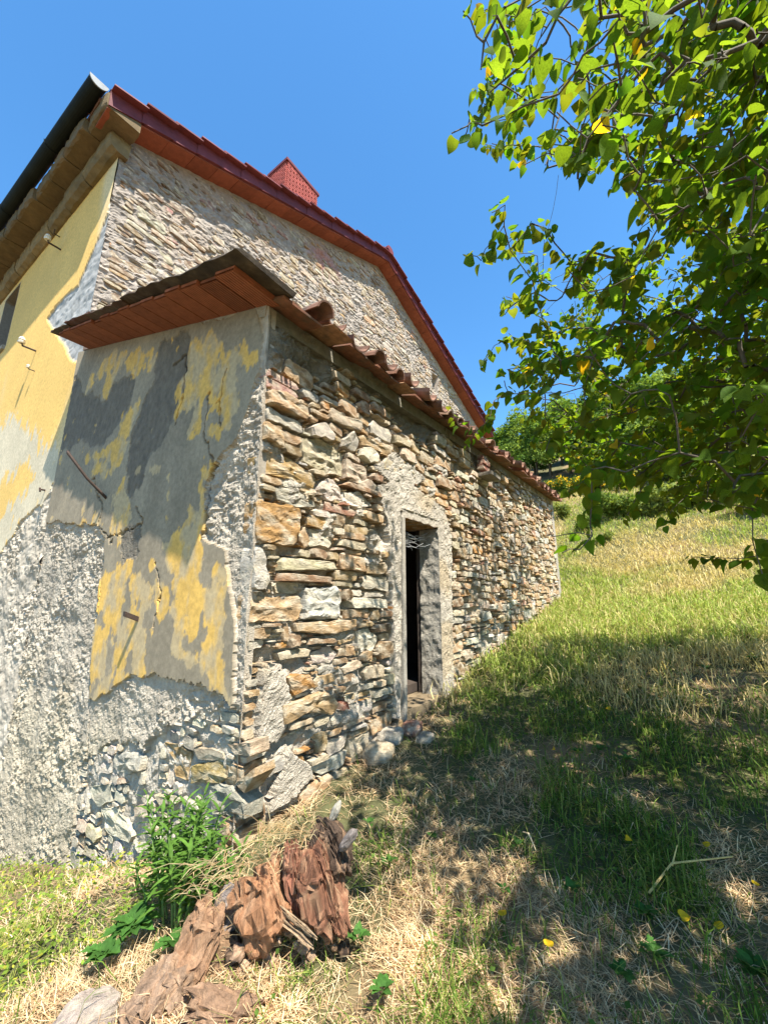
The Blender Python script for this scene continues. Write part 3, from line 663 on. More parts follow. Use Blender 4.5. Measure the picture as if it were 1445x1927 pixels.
def rot_tile(o, x, y, lift, ja=.07):
    D = DN + np.array((0, rr.normal(0, ja), rr.normal(0, ja * .5))); D /= np.linalg.norm(D)
    S = np.cross(NU, D); S /= np.linalg.norm(S); U = np.cross(D, S)
    p = np.array((x, y, float(roof_z(x, y)))) + NU * lift
    o.matrix_local = Matrix(((D[0], S[0], U[0], p[0]), (D[1], S[1], U[1], p[1]), (D[2], S[2], U[2], p[2]), (0, 0, 0, 1)))
y = -.06; k = 0
while y < 10.0:
    big = k % 3 != 1
    o = link('eave_tile', FLAT if big else FLAT2, RF); rot_tile(o, -.18 + rr.uniform(-.07, .06) - (.08 if k % 4 == 2 else 0), y, .0 + rr.uniform(-.004, .02), .03)
    y += (.46 if big else .32); k += 1
for k in range(24):
    y = .32 + k * .42 + rr.uniform(-.04, .04)
    if k not in (1, 4, 9, 15):
        o = link('barrel_tile', (COP, COP2)[int(rr.integers(2))], RF); rot_tile(o, -.19 + rr.uniform(-.12, .05), y, .05 + rr.uniform(-.01, .03))
    o = link('barrel_tile', CHN, RF); rot_tile(o, -.20 + rr.uniform(-.06, .05), y + .21, .14)
for row in range(1, 3):                                     # second and third courses up the slope
    for k in range(24):
        y = .32 + k * .42
        o = link('barrel_tile', (COP, COP2)[int(rr.integers(2))], RF); rot_tile(o, -.10 - .40 * row, y, .10 + .0 * row)
        o = link('barrel_tile', CHN, RF); rot_tile(o, -.12 - .40 * row, y + .21, .175)
b = MB(); base = MB()
for k in range(24):                                         # rest of the roof: one corrugated sheet of barrels
    th = np.linspace(0, math.pi, 7); V = []
    for x in (-1.25, -4.5):
        p = np.array((x, .32 + k * .42, float(roof_z(x, .32 + k * .42)))) + NU * .09
        V += [p + np.array((0, math.cos(t) * .11, 0)) + NU * math.sin(t) * .1 for t in th]
    i = np.arange(6); b.add(np.array(V), np.stack([i, i + 7, i + 8, i + 1], -1), c=(.3, .16, .1))
b.build('upper_tiles', M_TILE, RF, kind='stuff')
b = MB(); b.box((-4.5, 9.98, -.2), (4.5, 0, 0), (0, .3, 0), (0, 0, 4.5)); b.V[0][[5, 6], 2] = 4.35; b.V[0][[4, 7], 2] = 5.6
b.C[0][:] = MORT * .9; b.build('far_end_wall', M_MORTAR, LT)

# ================================================================== FARMHOUSE behind
HS = thing('farmhouse', 'tall old farmhouse with yellow plaster front, bare stone gable and red verge', 'house', (-4.5, 0, 0))
HO = np.array((-4.5, 0, 0))
def hs_build(mb, name, m, parent=HS, **k):                  # children are stored relative to the house's base
    for v in mb.V: v -= HO
    return mb.build(name, m, parent, **k)
RY, RZ, LS, RS = 7.7, 13.0, .455, .31                       # ridge and the two slopes of the soffit line
def gable_z(y): y = np.asarray(y, float); return np.where(y < RY, RZ - LS * (RY - y), RZ - RS * (y - RY))
rg = np.random.default_rng(11)
GC = .04; ns, nt = int(17.2 / GC), int(9.2 / GC)
Sg, Tg = np.meshgrid(.06 + (np.arange(ns) + .5) * GC, 4.5 + (np.arange(nt) + .5) * GC)
free = (Tg < gable_z(Sg) - .1) & (Tg > 5.15 + .05 * Sg) & (fbm(Sg * 1.2, Tg * 1.6, 3, 301) > .33)
VENT = (11.6, 12.1, 10.2, 10.9)
free &= ~((Sg > VENT[0] - .1) & (Sg < VENT[1] + .1) & (Tg > VENT[2] - .1) & (Tg < VENT[3] + .1))
rc = pack(.06, 17.2, 4.5, 13.6, GC, free, [((.4, .8), (.12, .28), 420, .3, .12), ((.24, .5), (.08, .16), 3000, .16, .08), ((.14, .32), (.04, .09), 5000, .12, .04)], rg)
GPAL = [(.30, .21, .13), (.38, .30, .21), (.22, .15, .095), (.42, .35, .27), (.42, .25, .13), (.36, .2, .16)]
rc = [r for r in rc if rg.random() > .10]
gp_ = [(rect_poly(*r, rg, gap=.01), GPAL[int(rg.choice(6, p=(.28, .27, .16, .18, .07, .04)))], False) for r in rc]
hs = np.arange(0, 17.6, .035); ht = np.arange(4.6, 13.2, .03)
gS, gT = np.meshgrid(hs, ht)
dp = .012 + .07 * (fbm(gS * 4, gT * 9, 3, 311) - .45) + .075 * (fbm(gS * 11, gT * 26, 3, 312) - .5)
Cg = np.tile(np.array((.34, .29, .24)), gS.shape + (1,)) * (.75 + .5 * fbm(gS * 2, gT * 4, 4, 313))[..., None]
pk = sm(.55, .75, fbm(gS * .9, gT * 1.2, 3, 314))[..., None]; Cg = Cg * (1 - .3 * pk) + np.array((.42, .30, .2)) * .3 * pk
redp = (sm(.9, .3, np.hypot((gS - 5.0) / 1.0, (gT - 11.0) / .7) + .5 * (fbm(gS * 3, gT * 3, 3, 317) - .5)) * .55)[..., None]
Cg = Cg * (1 - redp) + np.array((.45, .16, .13)) * redp     # faded red paint on the gable below the chimney
edgep = sm(.45, .2, gable_z(gS) - gT + .2 * (fbm(gS * 2, gT * 2, 3, 318) - .5)); dp = dp * (1 - .6 * edgep) + .02 * edgep
vent = (gS > VENT[0]) & (gS < VENT[1]) & (gT > VENT[2]) & (gT < VENT[3]); dp = np.where(vent, -.35, dp)
P = np.stack([dp, gS, np.minimum(gT, gable_z(gS))], -1)
GW = link('gable_wall', mesh_np('gable_wall', P.reshape(-1, 3), grid_faces(*gS.shape, keep=(gT[:-1, :-1] < gable_z(gS[:-1, :-1]) + .03)), M_MORTAR, Cg.reshape(-1, 3)), HS)
class Rel(Plane): pass
lay_stones(Plane((-4.5, 0, 0), (0, 1, 0), (0, 0, 1), (1, 0, 0)), gp_, GW, rg, 'rubble_fill', 290, (.015, .05))
for ch in GW.children:                                      # stones were laid in world coordinates: shift under the house
    ch.location = Vector(ch.location) - Vector((-4.5, 0, 0))
# lower part of the gable hidden by the lean-to, and back of the house
b = MB(); b.box((-4.58, .15, -2.2), (-8, 0, 0), (0, 17.0, 0), (0, 0, 11.5), (.4, .35, .3)); b.V[0][:] = b.V[0]
hs_build(b, 'inner_walls', M_MORTAR)

# yellow front wall
def fy(x): return .03 * (np.asarray(x) + 4.5)               # the front runs a touch forward of square
fx = -4.48 - np.concatenate([np.arange(0, 4.5, .02), np.arange(4.5, 19, .06)])[::-1]
fz = np.concatenate([np.arange(-2.6, 4.2, .02), np.arange(4.2, 9.75, .045)])
gX, gZ = np.meshgrid(fx, fz)
wx = gX + (fbm(gX * 3, gZ * 3, 4, 401) - .5) * .35; wz = gZ + (fbm(gX * 3, gZ * 3, 4, 402) - .5) * .5
CASTP = np.vstack([px_poly([(128,860),(112,892),(85,945),(55,982),(20,1022),(0,1035)], 'y', 0), [(-9, .9), (-30, .6), (-30, -9), (-3, -9), (-3, 3.2)]])
castm = pip(CASTP, wx, wz)
PEEL = px_poly([(237,250),(226,310),(205,400),(190,440),(175,480),(150,540),(115,575),(97,605),(118,640),(140,680),(300,700),(300,250)], 'y', 0)
peel = pip(PEEL, gX + (wx - gX) * .35, gZ + (wz - gZ) * .2)
GREYS = px_poly([(140,840),(95,850),(40,790),(15,800),(0,850),(0,930),(30,900),(60,870),(75,905),(40,950),(0,1000),(0,1040),(60,985),(120,900)], 'y', 0)
gr = pip(GREYS, wx + (fbm(gX * 14, gZ * 6, 4, 405) - .5) * .5, wz + (fbm(gX * 12, gZ * 5, 4, 406) - .5) * .8)
d0 = .02 + .010 * (fbm(gX * 1.2, gZ * 1.2, 3, 410) - .5)
am = .35 + 1.1 * sm(.35, .65, fbm(gX * 2.3, gZ * 2.3, 4, 407)); cst = am * .055 * (fbm(gX * 17 + 3 * fbm(gX * 5, gZ * 5, 2, 408), gZ * 21, 4, 411, .6) - .5) + .07 * (fbm(gX * 5, gZ * 5, 3, 412) - .5)
pe = -.005 + .035 * (fbm(gX * 5, gZ * 9, 3, 413) - .5)
dep = np.where(castm, cst, np.where(peel, pe, d0))
WIN = (-10.35, -9.28, 7.2, 8.85)
winm = (gX > WIN[0]) & (gX < WIN[1]) & (gZ > WIN[2]) & (gZ < WIN[3]); dep = np.where(winm, -.28, dep)
Yw = np.array((.66, .42, .12)) * (.9 + .2 * fbm(gX * 1.5, gZ * 1.5, 4, 420))[..., None]
pal = sm(.48, .72, fbm(gX * .9, gZ * .35, 4, 421) + .12 * sm(5.5, 3, gZ))[..., None]
Yw = Yw * (1 - .6 * pal) + np.array((.60, .50, .32)) * .6 * pal
Cf = np.where(gr[..., None], np.array((.52, .44, .30)) * (.8 + .4 * fbm(gX * 3, gZ * 3, 4, 422))[..., None], Yw)
Cf = np.where(castm[..., None], CASTC * (.55 + .9 * fbm(gX * 2.5, gZ * 2.5, 5, 423, .6))[..., None], Cf)
lowd = sm(.2, -1.6, gZ + 1.2 * (fbm(gX * 2, gZ * 2, 3, 424) - .5))[..., None] * castm[..., None]
Cf = Cf * (1 - .4 * lowd) + np.array((.38, .32, .2)) * .4 * lowd
wd_ = (gX > WIN[0] - .04) & (gX < WIN[1] + .04) & (gZ > WIN[2] - .04) & (gZ < WIN[3] + .04); Cf = np.where(wd_[..., None], np.array((.16, .14, .11)), Cf)
Cf = np.where((peel & ~castm)[..., None], np.array((.33, .32, .30)) * (.75 + .5 * fbm(gX * 6, gZ * 6, 3, 425))[..., None], Cf)
link('front_wall', mesh_np('front_wall', (np.stack([gX, fy(gX) - dep, gZ], -1) - HO).reshape(-1, 3), grid_faces(*gX.shape), M_PLASTER, Cf.reshape(-1, 3)), HS)
b = MB(); b.box((WIN[0], fy(-9.8) + .262, WIN[2]), (WIN[1] - WIN[0], 0, 0), (0, .015, 0), (0, 0, WIN[3] - WIN[2])); hs_build(b, 'window_pane', mat('dark_window_glass', (.012, .013, .014), var=.2, bump=0, rough=.9, spec=.05))
b = MB(); b.box((WIN[0] - .05, fy(WIN[0]) - .075, WIN[2] - .10), (1.1, .03, 0), (0, .25, 0), (0, 0, .1)); hs_build(b, 'window_sill', M_CONC)
b = MB()
for o, a, c_, d in (((WIN[0] + .02, fy(-9.8) + .2, WIN[2] + .01), (.08, 0, 0), (0, .05, 0), (0, 0, 1.62)), ((WIN[1] - .1, fy(-9.8) + .2, WIN[2] + .01), (.08, 0, 0), (0, .05, 0), (0, 0, 1.62)),
                    ((WIN[0] + .46, fy(-9.8) + .2, WIN[2] + .01), (.08, 0, 0), (0, .05, 0), (0, 0, 1.62)), ((WIN[0] + .1, fy(-9.8) + .203, WIN[2] + .01), (.8, 0, 0), (0, .045, 0), (0, 0, .09))): b.box(o, a, c_, d, (.14, .09, .05))
wf = hs_build(b, 'window_frame', M_WOOD)
# stone cornice in two tiers, gutter, red verge
rc_ = np.random.default_rng(17)
M_CORN = mat('cornice_stone', None, var=.3, scale=5, bump=.5, bscale=25, bdist=.02, tint=(.12, .09, .045), tscale=2)
def slab(name, x0, x1, yo, yi, z0, z1, col, rnd):
    n = 10; mb = MB(); V = []; prof = [(yi, z0), (yo + rnd, z0), (yo + rnd * .3, z0 + rnd * .35), (yo, z0 + rnd), (yo, z1), (yi, z1)]
    K = len(prof)
    for j in range(n):
        x = x0 + (x1 - x0) * j / (n - 1); s = .97 if j in (0, n - 1) else 1
        for (yy, zz) in prof: V.append((x, fy(x) + yi + (yy - yi) * s + rc_.normal(0, .006), zz + rc_.normal(0, .006)))
    Q = [[j * K + a, j * K + (a + 1) % K, (j + 1) * K + (a + 1) % K, (j + 1) * K + a] for j in range(n - 1) for a in range(K)]
    Tn = []
    for base_, fl_ in ((0, 1), ((n - 1) * K, -1)):
        for a in range(1, K - 1): Tn.append([base_, base_ + a, base_ + a + 1][::-fl_])
    if x1 < x0: Q = [q[::-1] for q in Q]; Tn = [q[::-1] for q in Tn]
    mb.add(np.array(V), np.array(Q)[:, ::-1], np.array(Tn)[:, ::-1], col)
    return hs_build(mb, name, M_CORN)
x = -4.38
while x > -22:
    L = rc_.uniform(.75, 1.15); slab('cornice_stone', x, x - L + .02, -.20 + rc_.uniform(-.02, .02), .1, 9.02, 9.33, np.array((.20, .145, .07)) * rc_.uniform(.8, 1.15), .13); x -= L
x = -4.06
while x > -22:
    L = rc_.uniform(.65, 1.0); slab('cornice_stone', x, x - L + .02, -.47 + .025 * (x + 4.5) + rc_.uniform(-.03, .03), .1, 9.34, 9.60, np.array((.13, .09, .045)) * rc_.uniform(.75, 1.15), .05); x -= L
b = MB(); b.box((-22, -.40 + .055 * -17.9, 9.61), (17.9, .055 * 17.9, 0), (0, .36, 0), (0, 0, .02)); hs_build(b, 'eave_board', M_WOOD)
gu = MB(); th = np.linspace(math.pi, 2 * math.pi, 13); V = []; gx = np.array([-4.12, -8.5, -13, -22])
for x in gx:
    for r in (.125, .115):
        V += [(x, -.53 + .055 * (x + 4.1) + math.cos(t) * r, 9.73 + math.sin(t) * r) for t in th]
K = 26; Q = []
for j in range(3):
    for a in range(12):
        Q += [[j * K + a, j * K + a + 1, (j + 1) * K + a + 1, (j + 1) * K + a], [j * K + 13 + a, (j + 1) * K + 13 + a, (j + 1) * K + 14 + a, j * K + 14 + a]]
    Q += [[j * K, (j + 1) * K, (j + 1) * K + 13, j * K + 13], [j * K + 12, j * K + 25, (j + 1) * K + 25, (j + 1) * K + 12]]
gu.add(np.array(V), np.array(Q)); G = hs_build(gu, 'gutter', M_GUTTER, smooth=False)
b = MB(); V = [(-4.115, -.53 + math.cos(t) * .135, 9.73 + math.sin(t) * .135) for t in th] + [(-4.115, -.53, 9.73)]
V2 = [(v[0] - .02, v[1], v[2]) for v in V]
b.add(np.array(V + V2), T=np.array([[a + 1, a, 13] for a in range(12)] + [[14 + a, 15 + a, 27] for a in range(12)]), Q=np.array([[a, a + 1, a + 15, a + 14] for a in range(12)]))
M_CAP = mat('pale_gutter_metal', (.20, .21, .21), var=.3, bump=.05, rough=.5, metal=.2)
for v in b.V: v -= HO
b.build('gutter_end', M_CAP, G)
for x in (-5.9, -8.2, -11, -14):
    b = MB(); b.tube([(x, -.53 + .055 * (x + 4.1) + math.cos(t) * .131, 9.73 + math.sin(t) * .131) for t in th], .009, 5); hs_build(b, 'gutter_strap', M_GUTTER, G)
# roof sheets
HR = link('roof', None, HS)
def hrp(x, y, up=0.0): return np.array((x, y, float(gable_z(y)) + up))
b = MB()
b.box(hrp(-22, -.45, .27), (17.7, 0, 0), hrp(0, RY) - hrp(0, -.45), (0, 0, .10), (.2, .1, .07))
b.box(hrp(-22, RY, .28), (17.7, 0, 0), hrp(0, 17.5) - hrp(0, RY), (0, 0, .10), (.2, .1, .07)); hs_build(b, 'roof_deck', M_TILE, HR)
# soffit tiles (individually) and stepped red verge pieces along both rakes
def rake(y0, y1, n):
    for k in range(n):
        a, c_ = y0 + (y1 - y0) * k / n, y0 + (y1 - y0) * (k + 1) / n
        P0, P1 = hrp(-4.55, a, -.015), hrp(-4.55, c_, -.015); e = (P1 - P0) * .985
        mb = MB(); mb.box(P0, (.47, 0, 0), e, (0, 0, .03), jit=.003, rng=rc_); hs_build(mb, 'soffit_tile', M_SOFFIT, HR)
        up = (e[2] > 0)
        st0, st1 = (.10, .03) if up else (.03, .10)
        Pa, Pb = hrp(-4.09, a, .0), hrp(-4.09, c_ + (.05 if up else .05) * np.sign(y1 - y0), .0)
        V = [Pa + (0, 0, .02), Pb + (0, 0, .02), Pb + (0, 0, .22 + st1), Pa + (0, 0, .22 + st0)]
        w2 = np.array((.05 + (.012 if k % 2 else 0) + rc_.uniform(0, .006), 0, 0)); V = np.array([q for q in V] + [q + w2 for q in V])
        Qs = np.array([[0, 3, 2, 1], [4, 5, 6, 7], [0, 1, 5, 4], [1, 2, 6, 5], [2, 3, 7, 6], [3, 0, 4, 7]])
        mb = MB(); mb.add(V, Qs if True else Qs); hs_build(mb, 'verge_tile', M_REDTILE, HR)
        ov = .09 + (.02 if k % 2 else 0); mb = MB(); mb.box(hrp(-4.5, a, .22 + st0), (.5 + ov, 0, 0), hrp(-4.5, c_ + .04 * np.sign(y1 - y0), .22 + st1) - hrp(-4.5, a, .22 + st0), (0, 0, .03), jit=.004, rng=rc_); hs_build(mb, 'cover_tile', M_REDTILE, HR)
        mb = MB(); t8 = np.linspace(0, math.pi, 7); pa, pb = hrp(-4.14, a, .24 + st0), hrp(-4.14, c_, .24 + st1); VV = []
        for p, r in ((pa, .10), (pb, .10)): VV += [p + np.array((math.cos(t) * r, 0, math.sin(t) * r * .7)) for t in t8]
        ii = np.arange(6); mb.add(np.array(VV), np.stack([ii, ii + 1, ii + 8, ii + 7], -1)); hs_build(mb, 'barrel_tile', M_REDTILE, HR)
rake(-.38, RY, 17); rake(RY, 17.5, 20)
mb = MB()                                                   # bumps of the barrel tiles that break the roof line
for side, (ya, yb) in enumerate(((-.5, RY), (RY, 17.6))):
    for k in range(16):
        x = -4.6 - k * .4; t8 = np.linspace(0, math.pi, 6); VV = []
        for yy in (ya, yb): VV += [hrp(x, yy, .36) + np.array((math.cos(t) * .12, 0, math.sin(t) * .11)) for t in t8]
        ii = np.arange(5); mb.add(np.array(VV), np.stack([ii, ii + 1, ii + 7, ii + 6], -1), c=(.3, .12, .08))
hs_build(mb, 'upper_tiles', M_TILE, HR, kind='stuff')
mb = MB(); t8 = np.linspace(-.2, math.pi + .2, 9); VV = []
for x, r in ((-22, .15), (-3.95, .16)):
    VV += [hrp(x, RY, .38) + np.array((0, math.cos(t) * r * 1.2, math.sin(t) * r)) for t in t8]
ii = np.arange(8); mb.add(np.array(VV), np.stack([ii, ii + 1, ii + 10, ii + 9], -1)); 
mb.add(np.array([VV[9 + j] for j in range(9)] + [hrp(-3.95, RY, .32)]), T=np.array([[j, j + 1, 9] for j in range(8)])); hs_build(mb, 'ridge_tile', M_REDTILE, HR)
# brick chimney
c_top = at(541, 298, 'x', -5.2); CHX0, CHX1 = -6.0, -5.2; CHY0 = c_top[1]; CHY1 = CHY0 + 1.25
CH = link('chimney', None, HR)
core = MB(); core.box((CHX0 + .02, CHY0 + .02, 10.5), (CHX1 - CHX0 - .04, 0, 0), (0, CHY1 - CHY0 - .04, 0), (0, 0, c_top[2] - 10.6)); hs_build(core, 'mortar_core', mat('chimney_mortar', (.20, .11, .09), var=.2, scale=20, bump=.4), CH)
bm_ = {}
def brick_mesh(lx, ly):
    key = (round(lx, 3), round(ly, 3))
    if key not in bm_:
        m = MB(); m.box((-lx / 2, -ly / 2, -.03), (lx, 0, 0), (0, ly, 0), (0, 0, .056), jit=.004); bm_[key] = m.mesh('brick', M_BRICK)
    return bm_[key]
z = c_top[2] - .12; row = 0
while z > 11.6 and row < 24:
    off = .125 * (row % 2)
    for (p, q, axn) in ((CHY0, CHY1, 'y'), (CHX0, CHX1, 'x')):
        e = p
        first = True
        while e < q - .03:
            L = min((.125 if (first and off) else .25), q - e); first = False
            if axn == 'y': ctr, me = ((CHX1 - .02, e + L / 2, z)), brick_mesh(.09, L - .03)
            else: ctr, me = ((e + L / 2, CHY0 + .02, z)), brick_mesh(L - .03, .09)
            link('brick', me, CH, Vector(ctr) - Vector(HO)); e += L
    z -= .08; row += 1
cp = MB(); cp.box((CHX0 - .05, CHY0 - .05, c_top[2] - .09), (CHX1 - CHX0 + .1, 0, 0), (0, CHY1 - CHY0 + .1, 0), (0, 0, .09)); hs_build(cp, 'chimney_cap', M_REDTILE, CH)
# insulators and a hook on the yellow wall
for (px, py, s) in ((95, 458, 1.0), (47, 652, 1.0), (43, 690, .5)):
    p = at(px, py, 'y', -.25); p[1] = fy(p[0]); mb = MB()
    mb.tube([p + (0, .02, 0), p + (0, -.22 * s, 0), p + (0, -.24 * s, .08 * s)], [.018 * s, .018 * s, .014 * s], 6); br = hs_build(mb, 'wall_bracket', M_IRON, HS)
    mb = MB(); q = p + (0, -.24 * s, .04 * s); mb.tube([q + (0, 0, z_ * s) for z_ in (0, .03, .05, .07, .1, .13)], np.array([.05, .06, .035, .055, .045, .02]) * s, 9); hs_build(mb, 'insulator', M_CERAMIC, br)
p = at(82, 922, 'y', -.05); mb = MB(); q = p + (0, .06, 0)
mb.tube([q, q + (0, -.10, .0), q + (.07, -.12, .0), q + (.10, -.12, -.05)], .014, 6); hs_build(mb, 'iron_hook', M_IRON, HS)
p = at(112, 445, 'y', -.1); p[1] = fy(p[0]); mb = MB(); mb.tube([p + (0, .02, 0), p + (0, -.12, 0), p + (.06, -.13, .06)], .012, 6); hs_build(mb, 'iron_hook', M_IRON, HS)

# ================================================================== THE TREE whose branches hang in from the right
M_LEAF = leaf_mat('tree_leaf', (.05, .1, .01), (5.4, 4.1, 1.3), .44, .7, .25, True)
rt = np.random.default_rng(77)
TB = np.array((6.0, 2.4, float(ground(6.0, 2.4)) - .1))
TREE = thing('broadleaf_tree', 'leafy broadleaf tree reaching in from the right over the grass', 'tree', TB)
def gen_leaf(fold, curl, w_=.44):
    ys = np.array([0, .06, .18, .34, .52, .70, .86, 1.0]); ws = np.array([.10, .34, .47, .49, .42, .29, .14, 0.0]) * w_ / .44
    V = []; 
    for y, q in zip(ys, ws):
        z = -curl * y * y
        V += [(-q, y - .10 * (q > .3) * (y < .2), z + fold * q), (0, y, z), (q, y - .10 * (q > .3) * (y < .2), z + fold * q)]
    V = np.array(V[:-3] + [(0, 1.0, -curl)]); Q = []
    for k in range(6):
        a = 3 * k; Q += [[a, a + 1, a + 4, a + 3], [a + 1, a + 2, a + 5, a + 4]]
    return V, np.array(Q), np.array([[18, 19, 21], [19, 20, 21]])
LT_ = [gen_leaf(f, c_) for f, c_ in ((.3, .25), (.15, .45), (.55, .12), (-.15, .4), (.4, .6))]
OUTL = np.array([(868,-60),(862,35),(905,70),(905,120),(838,270),(880,300),(960,300),(968,340),(1010,345),(1035,310),(1090,350),(1070,400),(1130,375),(1190,375),(1185,420),(1100,455),(1050,470),(1050,400),(965,362),(905,375),(915,450),(870,470),(895,530),(960,545),(925,600),(890,690),(940,720),(890,745),(830,765),(845,830),(880,850),(960,800),(1030,870),(985,940),(1020,1000),(1030,1060),(1100,1062),(1190,985),(1260,1000),(1300,960),(1400,960),(1445,975),(1700,1000),(1700,-200),(868,-200)], float)
GAPS = [np.array(p, float) for p in ([(1050,395),(1150,370),(1190,400),(1130,455),(1050,450)], [(1000,760),(1060,700),(1100,740),(1050,800)], [(905,290),(990,340),(960,365),(900,370)], [(1010,560),(1060,530),(1080,570),(1040,600)])]
def in_outline(P):
    x, y, z = proj(P.T.reshape(3, -1).T) if P.ndim == 2 else proj(P)
    return x, y, z
LPX = np.array([-.47, .24, -1.0])
tips = []
MAN = [(872,20,2.3),(900,60,2.4),(850,250,2.2),(870,265,2.4),(885,215,2.3),(905,130,2.3),(985,310,2.8),(925,400,3.0),(950,385,3.0),(885,480,3.0),(905,490,3.1),(935,445,3.1),(905,690,3.5),(930,650,3.5),(945,560,3.4),
       (850,775,3.3),(862,800,3.3),(880,835,3.4),(920,790,3.4),(950,740,3.6),(1030,990,2.2),(1058,1040,2.0),(1090,1035,2.1),(1040,1010,2.2),(1110,990,2.3),(1180,970,2.6),(1250,985,3.0),(1120,900,3.2),(1190,900,3.0),(1330,940,3.2),(1400,945,3.0),
       (1300,1048,3.4),(1360,1050,3.3),(1430,1045,3.2),(1440,1100,2.6),(1070,925,3.0),(1000,830,3.4),(960,470,3.1),(1000,420,3.2),(990,560,3.4)]
for px, py, d in MAN: tips.append(CAM + ray(px, py) * d)
REG = np.array([(900,0),(1560,-150),(1560,930),(1400,930),(1250,955),(1100,900),(1000,830),(930,700),(950,560),(930,470),(1010,400),(1060,470),(1190,470),(1200,370),(1050,330),(900,280),(870,230),(910,120)], float)
while len(tips) < 1350:
    px, py = rt.uniform(860, 1560), rt.uniform(-150, 960)
    if not pip(REG, np.array([px]), np.array([py]))[0]: continue
    if rt.random() > .5 + .5 * sm(900, 1300, px): continue
    d = rt.uniform(2.1, 7.0) if px > 1050 else rt.uniform(2.3, 4.5)
    if py < 350: d = rt.uniform(2.0, 5.0)
    p = CAM + ray(px, py) * d
    if p[0] < .75 or p[1] > 8.5 or p[2] < ground(p[0], p[1]) + .7: continue
    tips.append(p)
for _ in range(4000):                                       # boughs that shade the far half of the long wall
    hh = rt.uniform(1.2, 4.0); q = np.array((0, rt.uniform(3.5, 7.2), rt.uniform(.8, 3.2))); p = q + hh * np.array((.52, -.24, 1)); x, y, z = proj(p)
    if p[0] > .7 and z > 1.8 and x > 960 and pip(REG, np.array([x]), np.array([y]))[0] and len(tips) < 1500: tips.append(p)
while len(tips) < 3700:                                     # boughs added along the sun's path to deepen shade on the meadow
    if rt.random() < .68: q = np.array((rt.uniform(.7, 4.4), rt.uniform(1.0, 5.6)))
    else: q = np.array((rt.uniform(1.6, 4.5), rt.uniform(-.7, 1.4)))
    hh = rt.uniform(1.8, 5.2); p = np.array((q[0] + .52 * hh, q[1] - .24 * hh, float(ground(*q)) + hh))
    x, y, z = proj(p)
    if np.linalg.norm(p - CAM) < 1.7 or (z > 0 and -50 < y < 1990 and x < 1480 and not (pip(REG, np.array([x]), np.array([y]))[0] and x > 1020)): continue
    tips.append(p)
n0_ = len(tips)
while len(tips) < n0_ + 520:  # more boughs added up-sun, for shade on the near grass
    q = np.array((rt.uniform(1.3, 4.6), rt.uniform(.0, 1.7))); hh = rt.uniform(2.0, 5.0); p = np.array((q[0] + .52 * hh, q[1] - .24 * hh, float(ground(*q)) + hh)); x, y, z = proj(p)
    if np.linalg.norm(p - CAM) < 1.5 or (z > 0 and -50 < y < 1990 and x < 1480 and not (pip(REG, np.array([x]), np.array([y]))[0] and x > 1020)): continue
    tips.append(p)
while len(tips) < 4900:                                      # the rest of the crown, out of the frame
    c = rt.normal(0, 1, 3); c /= np.linalg.norm(c); p = np.array((5.6, 2.6, 4.3)) + c * np.array((3.2, 4.0, 2.3)) * rt.uniform(.35, 1) ** .5
    if p[2] < ground(p[0], p[1]) + 1.3 or p[0] < 1.2 or np.linalg.norm(p - CAM) < 1.6: continue
    x, y, z = proj(p)
    if z > 0 and x < 1400 and y > -60: continue
    tips.append(p)
tips = np.array(tips)
nodes = [TB + np.array((0, 0, h)) + np.array((math.sin(h) * .06 - .04 * h, .05 * h, 0)) for h in np.linspace(0, 2.2, 9)]; par = list(range(-1, 8))
fork = nodes[-1]
tips_o = tips[np.argsort(np.linalg.norm(tips - fork, axis=1))]
LIMB = [CAM + ray(1300, 500) * 4.0, CAM + ray(1250, 150) * 3.6, CAM + ray(1330, 850) * 3.8, np.array((4.0, 5.5, 3.4)), np.array((4.2, .6, 5.2)), np.array((7.2, 4.2, 5.5)), np.array((5.4, 2.8, 6.2))]
runs = []
def grow(a, p, sag):
    s = nodes[a]; L = np.linalg.norm(p - s); n = max(2, int(L / .16)); ids = [a]; q = rt.normal(0, .05, 3) * min(1, L)
    for k in range(1, n + 1):
        t = k / n; b_ = s + (p - s) * t + q * math.sin(math.pi * t) + np.array((0, 0, sag * L * math.sin(math.pi * t))) + (rt.normal(0, .005, 3) if k < n else 0)
        nodes.append(b_); par.append(ids[-1]); ids.append(len(nodes) - 1)
    runs.append(ids); return ids
for p in LIMB: grow(int(rt.integers(6, 9)), p, .10)
NA = None
for p in tips_o:
    A = np.array(nodes); A[:4] += 99
    dd = np.linalg.norm(A - p, axis=1) + .25 * np.linalg.norm(A - fork, axis=1) * .5
    grow(int(np.argmin(dd)), p, rt.uniform(.02, .10))
A = np.array(nodes); cnt = np.zeros(len(A)); kids = np.zeros(len(A)); 
for i in range(len(A) - 1, 0, -1):
    if kids[i] == 0: cnt[i] += 1
    cnt[par[i]] += cnt[i]; kids[par[i]] += 1
rad = .0026 * cnt ** .52; rad[:9] = np.linspace(.16, .10, 9)
b = MB(); b.tube(A[:9] - TB, rad[:9], 12); b.build('trunk', M_BARK, TREE, smooth=True)
b = MB()
for ids in runs:
    r = rad[ids].copy(); r[0] = min(r[0], r[1] * 1.2); b.tube(A[ids] - TB, r, 5 if r[0] < .02 else 8, cap=False)
b.build('branch', M_BARK, TREE, smooth=True)
